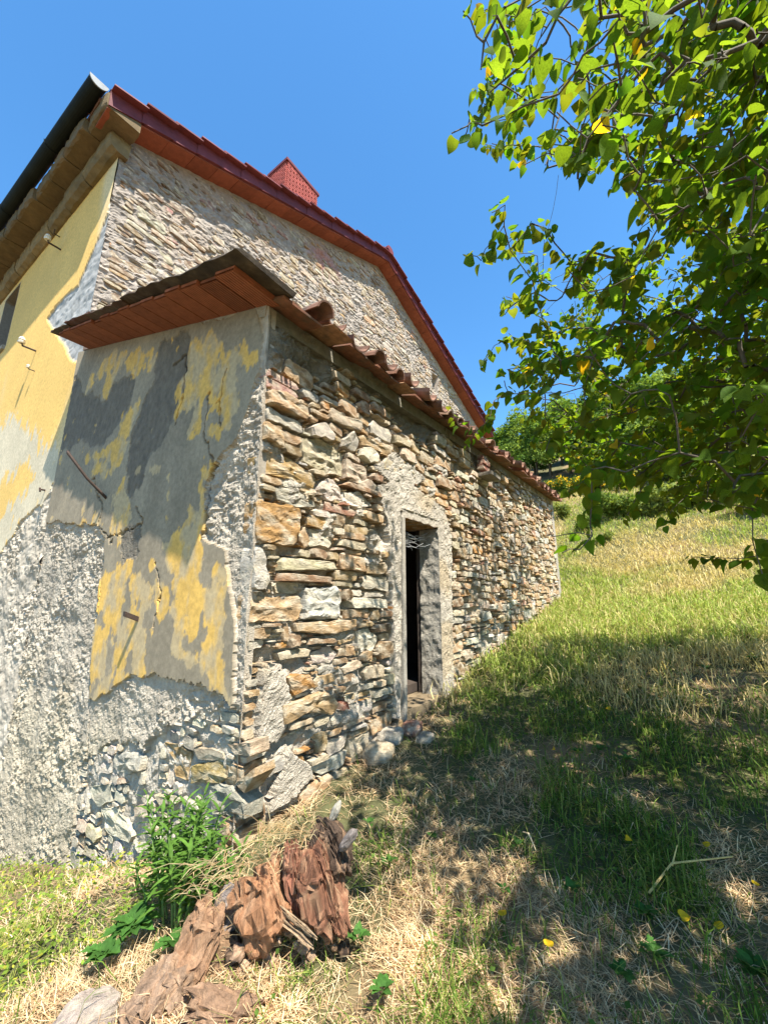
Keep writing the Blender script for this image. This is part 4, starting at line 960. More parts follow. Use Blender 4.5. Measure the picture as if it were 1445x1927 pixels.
# leaves along the outer part of every twig
lp, la, ln, ls, lc, lk = [], [], [], [], [], []
for ids in runs[len(LIMB):]:
    pts = A[ids]; 
    seg = np.linalg.norm(np.diff(pts, axis=0), axis=1); L = np.r_[0, np.cumsum(seg)]
    use = min(L[-1], .85); n = max(4, int(use / .0245)); side0 = rt.uniform(0, 6.28)
    for k in range(n):
        t = L[-1] - use * (k + rt.uniform(-.3, .3)) / n; t = np.clip(t, 0, L[-1])
        p = np.array([np.interp(t, L, pts[:, i]) for i in range(3)]); j = min(np.searchsorted(L, t), len(pts) - 1); T = pts[j] - pts[max(j - 1, 0)]; T = T / (np.linalg.norm(T) + 1e-6)
        sd_ = np.cross(T, (0, 0, 1)); sd_ /= np.linalg.norm(sd_) + 1e-6
        side = 1 if k % 2 else -1
        a = T * .45 + sd_ * side * .8 + np.array((0, 0, -.55)) + rt.normal(0, .35, 3)
        if k == 0: a = T + np.array((0, 0, -.4)) + rt.normal(0, .15, 3)
        a /= np.linalg.norm(a); nn = np.array((0, 0, 1.0)) + rt.normal(0, .45, 3); nn -= a * (nn @ a); nn /= np.linalg.norm(nn)
        size = rt.uniform(.044, .086) * (1 if k > 1 else .8)
        lp.append(p + a * .025); la.append(a); ln.append(nn); ls.append(size)
lp, la, ln, ls = map(np.array, (lp, la, ln, ls))
X, Y, Zd = proj(lp + la * ls[:, None] * .5)
inf = (Zd > .2) & (X > -50) & (X < 1500) & (Y > -60) & (Y < 1990)
TWIG = np.array([(1275,1030),(1500,1015),(1500,1115),(1425,1115),(1425,1068),(1275,1068)], float)
ok = ~inf | pip(OUTL, X, Y) | pip(TWIG, X, Y)
for g in GAPS: ok &= ~(inf & pip(g, X, Y) & (rt.random(len(X)) > .06))
h = lp[:, 0] / .52; yl = lp[:, 1] + .24 * h; zl = lp[:, 2] - h
onwall = zl > ground(0 * yl, yl) - .1
ok &= ~(onwall & (yl < 3.9) & (rt.random(len(X)) > np.where(inf & (X < 1010), .8, np.where(yl > 3.4, .3, .03))))
ok &= ~(onwall & (yl > 6.6) & (rt.random(len(X)) > .35))
hg = (lp[:, 2] - ground(lp[:, 0], lp[:, 1])) / 1.0; gx_, gy_ = lp[:, 0] - .52 * hg, lp[:, 1] + .24 * hg
ok &= ~(~onwall & (gy_ < .9) & (gx_ < 1.5) & (rt.random(len(X)) > .30))
ok &= ~(~onwall & (gy_ > 6.0) & (rt.random(len(X)) > .22))
lp, la, ln, ls = lp[ok], la[ok], ln[ok], ls[ok]; X, Y, Zd = X[ok], Y[ok], Zd[ok]
n = len(lp); kinds = rt.integers(0, 5, n)
cols = np.stack([rt.uniform(.042, .075, n), rt.uniform(.085, .13, n), rt.uniform(.008, .018, n)], -1)
ye = rt.random(n) < .010; cols[ye] = np.array((.36, .27, .02)) * rt.uniform(.8, 1.1, (ye.sum(), 1))
score = np.where((Zd > .2) & (X > 0) & (X < 1445) & (Y > 0) & (Y < 1927), ls / np.maximum(Zd, .2), 0)
topn = set(np.argsort(-score)[:290].tolist())
lmesh = {}
GC_ = [(.05, .10, .012), (.065, .12, .014), (.045, .085, .010)]
for k, (V, Q, T) in enumerate(LT_):
    for c in range(4):
        cl = GC_[c] if c < 3 else (.36, .27, .02)
        lmesh[k, c] = mesh_np('leaf', V, [Q, T], M_LEAF, np.tile(np.array(cl), (len(V), 1)), True)
FV, FQ, FT, FC = [], [], [], []; off = 0
S_ = np.cross(la, ln)
for k, (V, Q, T) in enumerate(LT_):
    ids = np.array([i for i in np.flatnonzero(kinds == k) if i not in topn])
    W = lp[ids][:, None, :] + ls[ids][:, None, None] * (V[None, :, 0:1] * S_[ids][:, None, :] + V[None, :, 1:2] * la[ids][:, None, :] + V[None, :, 2:3] * ln[ids][:, None, :])
    m = len(V); base = off + np.arange(len(ids))[:, None, None] * m
    FV.append(W.reshape(-1, 3)); FQ.append((base + Q[None]).reshape(-1, 4)); FT.append((base + T[None]).reshape(-1, 3)); FC.append(np.repeat(cols[ids], m, axis=0)); off += len(ids) * m
link('foliage', mesh_np('foliage', np.vstack(FV) - TB, [np.vstack(FQ), np.vstack(FT)], M_LEAF, np.vstack(FC), True), TREE, kind='stuff')
for i in topn:
    o = link('leaf', lmesh[int(kinds[i]), 3 if ye[i] else int(i) % 3], TREE); s = ls[i]; p = lp[i] - TB
    o.matrix_local = Matrix([[S_[i][r] * s, la[i][r] * s, ln[i][r] * s, p[r]] for r in range(3)] + [[0, 0, 0, 1]])
print('leaves', n)

# ================================================================== hillside wood and shrubs
M_CARD = leaf_mat('far_leaf', (.05, .1, .02), (2.6, 2.3, 1.2), .3, .6, .22, True)
rb = np.random.default_rng(55)
def crown_mesh(name, lobes, n, size, colr, flower=None, ff=.0):
    V = []; Cc = []
    c = rb.normal(0, 1, (n, 3)); c /= np.linalg.norm(c, axis=1)[:, None]
    li = rb.integers(0, len(lobes), n); Lb = np.array(lobes)
    rr2 = rb.uniform(.3, 1.15, n) ** .7 * (1 + .35 * (fbm(c[:, 0] * 3 + li, c[:, 2] * 3 + c[:, 1] * 2, 3, 9) - .5) * 2)
    P = Lb[li, :3] + c * Lb[li, 3:4] * np.array((1, 1, .8)) * rr2[:, None]
    a = rb.normal(0, 1, (n, 3)); a[:, 2] -= .3; a /= np.linalg.norm(a, axis=1)[:, None]
    nn = c * .6 + rb.normal(0, .6, (n, 3)) + np.array((0, 0, .5)); nn -= a * np.sum(nn * a, 1)[:, None]; nn /= np.linalg.norm(nn, axis=1)[:, None]
    s = np.cross(a, nn); z = size * rb.uniform(.6, 1.4, n)[:, None]
    V = np.stack([P - a * z * .6, P + s * z * .38 - nn * z * .06, P + a * z * .7, P - s * z * .38 - nn * z * .06], 1).reshape(-1, 3)
    Q = np.arange(4 * n).reshape(n, 4)
    col = np.array(colr) * rb.uniform(.55, 1.35, (n, 1)) * (1 + .25 * (fbm(P[:, 0] * 1.5 + 5, P[:, 2] * 1.5, 2, 3) - .5))[:, None]
    if flower is not None:
        f = (rb.random(n) < ff) & (c[:, 2] > -.2); col[f] = np.array(flower) * rb.uniform(.8, 1.2, (f.sum(), 1))
    return mesh_np(name, V, Q, M_CARD, np.repeat(col, 4, axis=0), False)
def lobes(R, n, h0, h1, flat=1.0):
    out = []
    for k in range(n):
        a = rb.uniform(0, 6.28); r = R * rb.uniform(.1, .75); out.append((math.cos(a) * r, math.sin(a) * r, rb.uniform(h0, h1), R * rb.uniform(.35, .62)))
    return out
def trunk_mesh(h, r):
    b = MB(); b.tube([(0, 0, -.4), (.05, .03, h * .4), (-.05, .06, h * .75), (.05, 0, h)], [r, r * .75, r * .5, r * .2], 7)
    for k in range(5):
        a = rb.uniform(0, 6.28); z = h * rb.uniform(.35, .7); b.tube([(0, 0, z), (math.cos(a) * h * .15, math.sin(a) * h * .15, z + h * .12), (math.cos(a) * h * .25, math.sin(a) * h * .25, z + h * .3)], [r * .4, r * .3, r * .1], 5)
    return b.mesh('trunk', M_BARK, True)
CR = [crown_mesh('crown', lobes(2.3, 9, 2.6, 6.0), 3400, .24, c) for c in ((.085, .15, .025), (.11, .18, .03), (.07, .13, .025), (.13, .19, .035))]
TR = [trunk_mesh(5.0, .16), trunk_mesh(4.4, .13)]
taken = []
def put_tree(x, y, sc, k, label, cat, name, group, cr=None, tr=None):
    t = thing(name, label, cat, (x, y, float(ground(x, y)) - .05), group)
    t.rotation_euler = (0, 0, rb.uniform(0, 6.28)); t.scale = (sc * rb.uniform(.9, 1.15),) * 2 + (sc,)
    link('crown', cr or CR[k % 4], t)
    if tr is not False: link('trunk', tr or TR[k % 2], t)
k = 0
for s0_, s1_, nn_ in ((19, 24, 16), (24, 31, 22), (31, 42, 26)):
    for q in range(nn_):
        lat = .23 + (1.25 - .23) * (q + rb.uniform(.1, .9)) / nn_; s = rb.uniform(s0_, s1_) + 5 * max(0, lat - .5) * (s0_ < 20)
        while s < 52:                                       # the wood starts above the meadow and its brooms
            p = CAM + (_fh + RGT * lat) * s
            if proj((p[0], p[1], float(ground(p[0], p[1])) + .5))[1] < 893: break
            s += 1.0
        s += (s1_ - 24) * .35; p = CAM + (_fh + RGT * lat) * s
        put_tree(p[0], p[1], (rb.uniform(.55, .85) if s0_ < 20 else rb.uniform(.8, 1.2)) * (.85 + .15 * sm(.3, .65, lat)), k, 'leafy green tree in the wood on the hillside above the meadow', 'tree', 'hillside_tree', 'trees of the hillside wood'); k += 1
BM = [crown_mesh('crown', lobes(.8, 6, .25, .8), 1500, .11, c, f, ff) for c, f, ff in (((.07, .12, .02), (.62, .40, .02), .42), ((.08, .13, .025), (.62, .42, .02), .3), ((.11, .16, .03), None, 0), ((.17, .21, .05), None, 0))]
BT = trunk_mesh(.9, .035)
ORD = ('leftmost', 'second', 'third', 'fourth', 'fifth', 'sixth', 'seventh', 'rightmost')
def ordn(k, what): return ORD[k] + ' of the ' + what if k in (0, 7) else ORD[k] + ' from the left of the ' + what
for kb, (px, py, sc, m) in enumerate(((955, 915, .9, 0), (985, 905, 1.0, 1), (1045, 915, 1.1, 0), (1090, 905, 1.0, 1), (1130, 912, 1.1, 0), (1185, 905, 1.0, 1), (1225, 925, .6, 0), (1260, 890, 1.2, 1))):
    p = ground_hit(px, py + 14); put_tree(p[0], p[1], sc, 0, ordn(kb, 'yellow flowering broom bushes along the upper meadow edge'), 'bush', 'broom_bush', 'flowering broom bushes at the meadow edge', BM[m], BT)
for kb, (px, py, sc, m) in enumerate(((1060, 960, .8, 3), (1100, 985, .7, 2), (1135, 1010, .5, 3), (1165, 960, 1.3, 2), (1230, 955, 1.2, 3), (1300, 940, 1.4, 2), (1380, 930, 1.3, 3), (1440, 950, 1.2, 2))):
    p = ground_hit(px, py + 14); put_tree(p[0], p[1], sc, 0, ordn(kb, 'low green bushes on the grassy bank below the wood'), 'bush', 'green_bush', 'low bushes on the grassy bank', BM[m], BT)

# ================================================================== grass, straw and weeds
M_BLADE = leaf_mat('grass_blade', (.1, .2, .03), (1.5, 1.5, .9), .3, .6, .0, True)
rs = np.random.default_rng(91)
def scatter(n, r0, r1, a0=-50, a1=48):
    r = np.exp(rs.uniform(math.log(r0), math.log(r1), n)); a = np.radians(rs.uniform(a0, a1, n))
    x = CAM[0] + r * (_fh[0] * np.cos(a) + RGT[0] * np.sin(a)); y = CAM[1] + r * (_fh[1] * np.cos(a) + RGT[1] * np.sin(a))
    keep = ~((x < .03) & (y > -.05) & (y < 10.3)) 
    return x[keep], y[keep], r[keep]
def ground_real(x, y, d): return ground(x, y) + (fbm(x * 2.2, y * 2.2, 4, 3) - .5) * .20 * sm(40, 2, d) - .03
def blades(name, x, y, r, L, wd, lift, col, label_kind='stuff', lean=None):
    """each blade: root, raised middle, tip; lift = how upright it stands (1 standing, 0 lying)"""
    n = len(x); az = rs.uniform(0, 2 * math.pi, n); z = ground_real(x, y, r) - .01
    D = np.stack([np.cos(az), np.sin(az), np.zeros(n)], -1); S = np.stack([-np.sin(az), np.cos(az), np.zeros(n)], -1)
    R = np.stack([x, y, z], -1); el = np.clip(lift + rs.normal(0, .18, n), .02, 1.2)[:, None]
    Mi = R + D * L[:, None] * .5 * np.cos(el * 1.4) + np.array((0, 0, 1.0)) * L[:, None] * .55 * np.sin(el * 1.4)
    dr = rs.uniform(-.55, .8, n)[:, None] * (el > .3) + (el <= .3) * rs.uniform(-.7, .15, n)[:, None]
    Ti = Mi + D * L[:, None] * .5 * np.cos(el * 1.0) + np.array((0, 0, 1.0)) * L[:, None] * .5 * np.sin(el * 1.2) * dr + S * L[:, None] * rs.normal(0, .16, n)[:, None]
    Ti[:, 2] = np.maximum(Ti[:, 2], z + .012 + rs.uniform(0, .02, n))
    w_ = wd[:, None] * .5
    V = np.stack([R - S * w_, R + S * w_, Mi - S * w_ * .9, Mi + S * w_ * .9, Ti], 1).reshape(-1, 3)
    b_ = np.arange(n)[:, None] * 5
    me = mesh_np(name, V, [b_ + np.array([[0, 1, 3, 2]]), b_ + np.array([[2, 3, 4]])], M_BLADE, np.repeat(col, 5, axis=0), False)
    return link(name, me, kind='stuff')
def wet(x, y):                                              # where green grass beats straw, 0..1
    g = fbm(x * 1.1, y * 1.1, 4, 21)
    shade = sm(1.3, 2.6, y) * sm(6.5, 4.5, y) * sm(.4, 1.3, x)
    front_left = sm(-.05, -.55, x) * sm(.2, -.2, y)
    nearwall = sm(.75, .25, x) * sm(2.6, 3.6, y)
    return np.clip(sm(.42, .64, g + .14 * shade + .2 * front_left + .10 * nearwall + .04 * sm(5, 8, y)) , 0, 1)
# dry straw
x, y, r = scatter(235000, .75, 13)
wv = wet(x, y); k_ = rs.random(len(x)) < (1 - .72 * wv) * (.35 + .65 * sm(.38, .55, fbm(x * 5, y * 5, 3, 61))); x, y, r = x[k_], y[k_], r[k_]; n = len(x)
pal = np.array([(.58, .42, .24), (.68, .54, .34), (.46, .30, .17), (.62, .48, .30), (.36, .23, .13)])
blades('dry_grass', x, y, r, rs.uniform(.05, .19, n), .0016 + .0008 * r * rs.uniform(.6, 1.3, n), np.where(rs.random(n) < .12, .45, .10), pal[rs.integers(0, 5, n)] * rs.uniform(.75, 1.15, (n, 1)) * (.55 + .95 * fbm(x * 4.5, y * 4.5, 4, 66, .6))[:, None])
# green grass
x, y, r = scatter(195000, .8, 16)
wv = wet(x, y); k_ = rs.random(len(x)) < (.03 + .9 * wv) * (.30 + .70 * sm(.45, .62, fbm(x * 3.2, y * 3.2, 3, 62))); x, y, r = x[k_], y[k_], r[k_]; n = len(x)
pal = np.array([(.085, .15, .02), (.12, .19, .03), (.06, .11, .018), (.17, .23, .04), (.25, .27, .07)])
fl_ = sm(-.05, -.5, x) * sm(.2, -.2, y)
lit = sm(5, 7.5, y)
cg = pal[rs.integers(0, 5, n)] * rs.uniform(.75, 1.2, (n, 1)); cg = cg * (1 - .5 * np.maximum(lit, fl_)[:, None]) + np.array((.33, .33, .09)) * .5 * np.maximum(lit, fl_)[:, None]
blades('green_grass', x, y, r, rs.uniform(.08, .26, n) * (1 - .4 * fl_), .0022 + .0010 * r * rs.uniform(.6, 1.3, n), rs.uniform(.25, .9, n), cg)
# meadow and bank behind
x, y, r = scatter(125000, 4.5, 36, -2, 48); k_ = rs.random(len(x)) < sm(4.6, 9, r + 2.5 * (fbm(x, y, 3, 47) - .5)); x, y, r = x[k_], y[k_], r[k_]; n = len(x)
b1 = fbm(x * .35, y * .35, 4, 41)[:, None]; dry = np.maximum(sm(.53, .68, b1), (rs.random((n, 1)) < .28) * .9)
cm = np.array((.27, .33, .07)) * (1 - dry) + np.array((.52, .42, .2)) * dry; cm = cm * rs.uniform(.65, 1.25, (n, 1))
blades('meadow_grass', x, y, r, rs.uniform(.18, .42, n), .004 + .0011 * r * rs.uniform(.6, 1.3, n), rs.uniform(.3, .95, n), cm)
# clover and low leaves
x, y, r = scatter(80000, .9, 9)
fl_ = sm(.0, -.4, x) * sm(.3, -.1, y); k_ = rs.random(len(x)) < fl_ * .45 + .30 * wet(x, y); x, y, r = x[k_], y[k_], r[k_]; n = len(x)
z = ground_real(x, y, r) + rs.uniform(.02, .16, n) * np.where(x < 0, 1, .5)
a = rs.normal(0, 1, (n, 3)); a[:, 2] *= .35; a /= np.linalg.norm(a, axis=1)[:, None]; nn = np.array((0, 0, 1.)) + rs.normal(0, .4, (n, 3)); nn -= a * np.sum(nn * a, 1)[:, None]; nn /= np.linalg.norm(nn, axis=1)[:, None]; s_ = np.cross(a, nn)
P0 = np.stack([x, y, z], -1); sz = (rs.uniform(.006, .014, n) * (1 + .06 * r))[:, None]
V = np.stack([P0 - a * sz, P0 + s_ * sz * .7, P0 + a * sz, P0 - s_ * sz * .7], 1).reshape(-1, 3)
cc_ = np.where(x[:, None] > .1, np.array((.07, .12, .022)), np.where(rs.random(n)[:, None] < .25, np.array((.30, .30, .04)), np.array((.14, .21, .03)))) * rs.uniform(.7, 1.2, (n, 1))
link('clover_patch', mesh_np('clover_patch', V, np.arange(4 * n).reshape(n, 4), M_BLADE, np.repeat(cc_, 4, axis=0)), kind='stuff')

# leafy weed with many narrow leaves at the foot of the end wall
M_WEED = leaf_mat('weed_leaf', (.075, .15, .025), (.15, .28, .03), .3, .5, .25)
def narrow(l, w_, curl):
    ys = np.array([0, .2, .5, .8, 1.0]); ws = np.array([.15, .8, 1, .6, .0]) * w_ / 2
    V = [];
    for y, q in zip(ys[:-1], ws): V += [(-q, y * l, .25 * q - curl * y * y * l), (0, y * l, -curl * y * y * l), (q, y * l, .25 * q - curl * y * y * l)]
    V.append((0, l, -curl * l)); Q = []
    for k in range(3):
        a = 3 * k; Q += [[a, a + 1, a + 4, a + 3], [a + 1, a + 2, a + 5, a + 4]]
    return mesh_np('leaf', np.array(V), [np.array(Q), np.array([[9, 10, 12], [10, 11, 12]])], M_WEED, None, True)
M_WEED2 = leaf_mat('dark_weed_leaf', (.045, .11, .022), (.10, .22, .03), .25, .5, .3)
NL = [narrow(.10, .020, .25), narrow(.085, .017, .5), narrow(.115, .022, .4)]
rwd = np.random.default_rng(3)
def frame(o, p, a, up, s=1.0):
    a = np.array(a, float); a /= np.linalg.norm(a); up = np.array(up, float); up = up - a * (up @ a); up /= np.linalg.norm(up) + 1e-9; sx = np.cross(a, up)
    o.matrix_local = Matrix([[sx[r] * s, a[r] * s, up[r] * s, p[r]] for r in range(3)] + [[0, 0, 0, 1]])
M_STEM = mat('green_stem', (.12, .2, .05), var=.2, bump=0)
base = ground_hit(335, 1715)
WEED = thing('tall_weed', 'bushy bright green weed with narrow leaves at the foot of the plaster wall', 'weed', base)
nleaf = 0
for k in range(36):
    a = rwd.uniform(0, 6.28); q = np.array((math.cos(a), math.sin(a), 0)) * rwd.uniform(.02, .20); q[1] *= .6; hgt = rwd.uniform(.22, .46); le = q * .8 + rwd.normal(0, .05, 3); le[2] = 0
    P = np.array([q + (0, 0, -.05), q + le * .35 + (0, 0, hgt * .4), q + le * .8 + (0, 0, hgt * .75), q + le + (0, 0, hgt)]); b = MB(); b.tube(P, [.006, .005, .004, .002], 5); b.build('stem', M_STEM, WEED)
    m = 21
    for j in range(m):
        t = .18 + .82 * (j + 1) / m; p = np.array([np.interp(t * 3, range(4), P[:, i]) for i in range(3)]); th_ = j * 2.4 + k
        d = np.array((math.cos(th_), math.sin(th_), .5 + .7 * (t > .85) + rwd.uniform(-.3, .3)))
        o = link('leaf', NL[int(rwd.integers(3))], WEED); frame(o, p, d, (0, 0, 1), rwd.uniform(.75, 1.15) * (1.05 - .25 * t)); nleaf += 1
# broad-leaved plants
def broad(l, w_, name='leaf'):
    V, Q, T = gen_leaf(.2, .35, .44); V = V * np.array((w_, l, l)); return mesh_np(name, V, [Q, T], M_WEED2, None, True)
def lobed(l):                                              # three to five lobes, creased and curling
    ys = np.linspace(0, 1, 9); wv_ = np.array([.04, .06, .30, .22, .38, .24, .30, .14, .0]); V = []
    for j, (y, q) in enumerate(zip(ys, wv_)): V += [(-q * l * .9, (y + .06 * (j % 2 == 0)) * l, (.35 * q - .38 * y * y + .04 * (j % 2)) * l), (0, y * l, -.38 * y * y * l), (q * l * .9, (y + .06 * (j % 2 == 0)) * l, (.35 * q - .38 * y * y - .03 * (j % 2)) * l)]
    Q = []
    for j in range(8):
        a = 3 * j; Q += [[a, a + 1, a + 4, a + 3], [a + 1, a + 2, a + 5, a + 4]]
    return mesh_np('leaf', np.array(V), np.array(Q), M_WEED2, None, True)
BL = [lobed(.14), lobed(.11), broad(.12, .11)]
def rosette(px, py, n, sc, label, name='broadleaf_weed', group=None, cat='weed', up=.55):
    p0 = ground_hit(px, py); t = thing(name, label, cat, p0, group)
    for k in range(n):
        a = k * 2.4 + rwd.uniform(-.3, .3); rr2 = .25 + .75 * k / n; d = np.array((math.cos(a), math.sin(a), up + rwd.uniform(-.25, .5)))
        o = link('leaf', BL[int(rwd.integers(3))], t); frame(o, np.array((math.cos(a) * .02 * k / n, math.sin(a) * .02 * k / n, .02 + .05 * sc * rwd.random())), d, (0, 0, 1), sc * rwd.uniform(.65, 1.1))
rosette(245, 1765, 34, .72, 'broad-leaved dark green weed in front of the bushy weed at the wall foot')
rosette(190, 1825, 26, .55, 'low broad-leaved weed just above the pale boulder')
rosette(325, 1795, 12, .6, 'small pale broad-leaved weed beside the rotten root')
for px, py, n_, sc, lab in ((695, 1560, 7, .3, 'small leafy weed in the straw right of the top of the stump'), (730, 1640, 8, .34, 'small leafy weed in the straw right of the middle of the stump'), (672, 1790, 9, .4, 'small leafy weed at the lower right foot of the stump'),
        (815, 1590, 7, .28, 'small weed in straw halfway between the stump and the pale seed stalk'), (975, 1600, 8, .3, 'small weed just left of the short pale seed stalk'), (1075, 1690, 9, .34, 'small weed in straw left of the bent yellow stalk'),
        (948, 1690, 7, .26, 'small weed just above a yellow fallen leaf on the bare straw'), (720, 1890, 8, .4, 'small weed at the bottom edge right below the stump'), (1215, 1740, 14, .36, 'leafy weed at the lower end of the bent yellow stalk'),
        (1235, 1820, 14, .4, 'leafy weed a little below the bent yellow stalk'), (1170, 1850, 12, .36, 'leafy weed near the bottom edge, left of the two weeds under the bent stalk'), (1425, 1860, 14, .5, 'larger weed in the bottom right corner of the grass'),
        (1130, 1420, 16, .34, 'middle one of three dark weeds close together in the tree shade'), (1085, 1425, 14, .34, 'left one of three dark weeds close together in the tree shade'), (1180, 1440, 14, .34, 'right one of three dark weeds close together in the tree shade'),
        (890, 1480, 10, .3, 'small weed in the shaded straw in front of the doorway'), (1330, 1265, 14, .5, 'dark leafy weed near the upper border of the tree shade'), (1420, 1250, 16, .6, 'dark leafy weed at the right end of the upper border of the tree shade')):
    rosette(px, py, n_, sc, lab, 'grass_weed', 'small weeds among the dry grass', up=.8)

# fallen yellow leaves
M_YEL = leaf_mat('yellow_leaf', (.68, .42, .02), (.5, .32, .01), .25, .5, .12)
V, Q, T = gen_leaf(.5, .5); YL = mesh_np('fallen_leaf', V * .04, [Q, T], M_YEL, None, True)
for px, py, lab in ((948, 1755, 'yellow leaf on bare straw below a small weed, left of the bent stalk'), (1035, 1817, 'largest bright yellow leaf, on straw near the bottom edge'), (1042, 1425, 'yellow leaf on a sunlit patch left of three shaded weeds'),
        (1338, 1620, 'upright yellow leaf just above the bent yellow stalk'), (1362, 1780, 'yellow leaf in straw near the right edge, below the bent stalk'), (1285, 1760, 'yellow leaf beside the weed under the bent yellow stalk'),
        (1150, 1345, 'farthest yellow leaf, in shaded grass out from the doorway'), (1180, 1600, 'yellow leaf in the dark grass above the weeds of the bent stalk'), (1425, 1690, 'yellow leaf at the right edge level with the bent stalk')):
    p = ground_hit(px, py); o = link('fallen_leaf', YL); tag(o, lab, 'leaf', 'yellow fallen leaves on the grass')
    a = rwd.uniform(0, 6.28); d = np.array((math.cos(a), math.sin(a), .35)); frame(o, p + (0, 0, .045), d, (rwd.uniform(-.5, .5), -.6, .7), rwd.uniform(.7, 1.05))
# dry stalks
p0, p1, p2 = ground_hit(1225, 1712), ground_hit(1270, 1672), ground_hit(1385, 1650)
b = MB(); b.tube([p0 + (0, 0, .05), p1 + (0, 0, .09), p2 + (0, 0, .07)], [.005, .0045, .003], 6, (.50, .36, .13)); b.tube([p1 + (0, 0, .08), p1 + (.03, .08, .14)], [.004, .002], 5, (.6, .45, .16))
M_STALK = mat('dry_stalk', None, var=.25, scale=20, bump=.2)
tag(b.build('dry_stalk', M_STALK, None), 'bent pale yellow dry stalk lying on the grass in front', 'stalk')
p0, p1 = ground_hit(985, 1590), ground_hit(1010, 1625); b = MB(); b.tube([p0 + (0, 0, .06), (p0 + p1) / 2 + (0, 0, .09), p1 + (0, 0, .05)], [.002, .005, .002], 5, (.45, .36, .22))
tag(b.build('dry_stalk', M_STALK, None), 'short pale dry seed stalk among shaded green grass', 'stalk')

# ================================================================== loose stones, boulder, rotten stump
def lump(name, ctr, ax, rng_, col, m, parent=None, n=14, amp=.16, freq=2.2, pw=.75, layers=0, off=None):
    """rough solid: a superellipsoid on three half-axes, broken up by noise"""
    th = np.linspace(0, math.pi, n); ph = np.linspace(0, 2 * math.pi, 2 * n + 1)[:-1]
    T, Pp = np.meshgrid(th, ph, indexing='ij'); f = lambda q: np.sign(q) * np.abs(q) ** pw
    U = np.stack([f(np.sin(T)) * f(np.cos(Pp)), f(np.sin(T)) * f(np.sin(Pp)), f(np.cos(T))], -1)
    sd_ = int(rng_.integers(1, 9999))
    k = 1 + amp * 2 * (fbm(U[..., 0] * freq + sd_, U[..., 1] * freq + U[..., 2] * freq * 1.7, 4, sd_) - .5)
    if layers: k = k + .16 * (fbm(U[..., 0] * layers + sd_, U[..., 2] * .8 + U[..., 1] * layers, 3, sd_ + 3) - .5)
    U = U * k[..., None]; ax = np.array(ax, float); V = (U[..., 0:1] * ax[0] + U[..., 1:2] * ax[1] + U[..., 2:3] * ax[2]).reshape(-1, 3)
    w2 = 2 * n; i = np.arange(n - 1)[:, None] * w2; j = np.arange(w2)[None, :]; j2 = (j + 1) % w2
    Q = np.stack([i + j, i + w2 + j, i + w2 + j2, i + j2], -1).reshape(-1, 4)
    cl = np.array(col) * (.6 + .8 * fbm(U[..., 0] * 5 + sd_, U[..., 2] * 5 + U[..., 1] * 5, 3, sd_ + 9)).reshape(-1)[:, None]
    me = mesh_np(name, V, Q, m, np.clip(cl, 0.01, .85), False)
    return link(name, me, parent, ctr)
rl = np.random.default_rng(13)
p = ground_hit(158, 1935); tag(lump('boulder', p + (0, 0, -.02), ((.13, .04, .02), (-.04, .11, .03), (0, -.02, .08)), rl, (.50, .40, .33), M_STONE, n=26, amp=.22), 'pale pinkish boulder half sunk in the grass below the weeds', 'boulder')
for px, py, s, c, lab in ((775, 1382, .085, (.42, .2, .13), 'reddish brick lump lying at the doorstep'), (735, 1402, .10, GREY, 'grey stone at the wall foot below the reddish lump'), (712, 1432, .11, CREAM, 'cream stone at the wall foot just before the doorstep'), (800, 1400, .07, (.3, .27, .22), 'dark stone half hidden in grass right of the reddish lump')):
    p = ground_hit(px, py); tag(lump('loose_stone', p + (0, 0, s * .5), ((s * 1.2, .02, .01), (-.02, s, 0), (0, .02, s * .75)), rl, c, M_STONE, n=11, amp=.22), lab, 'stone')
SB = ground_hit(540, 1770)
STUMP = thing('rotten_stump', 'crumbling reddish rotten tree stump under dry grass at the wall corner', 'stump', SB)
DEP = (SB - CAM) @ FWD
def vp(px, py, dd=0.0):
    d = ray(px, py); return CAM + d * ((DEP + dd) / (d @ FWD))
PX = DEP / F_PX
RED, BRN, DRK, GRY = (.30, .145, .07), (.22, .135, .075), (.07, .045, .03), (.23, .19, .165)
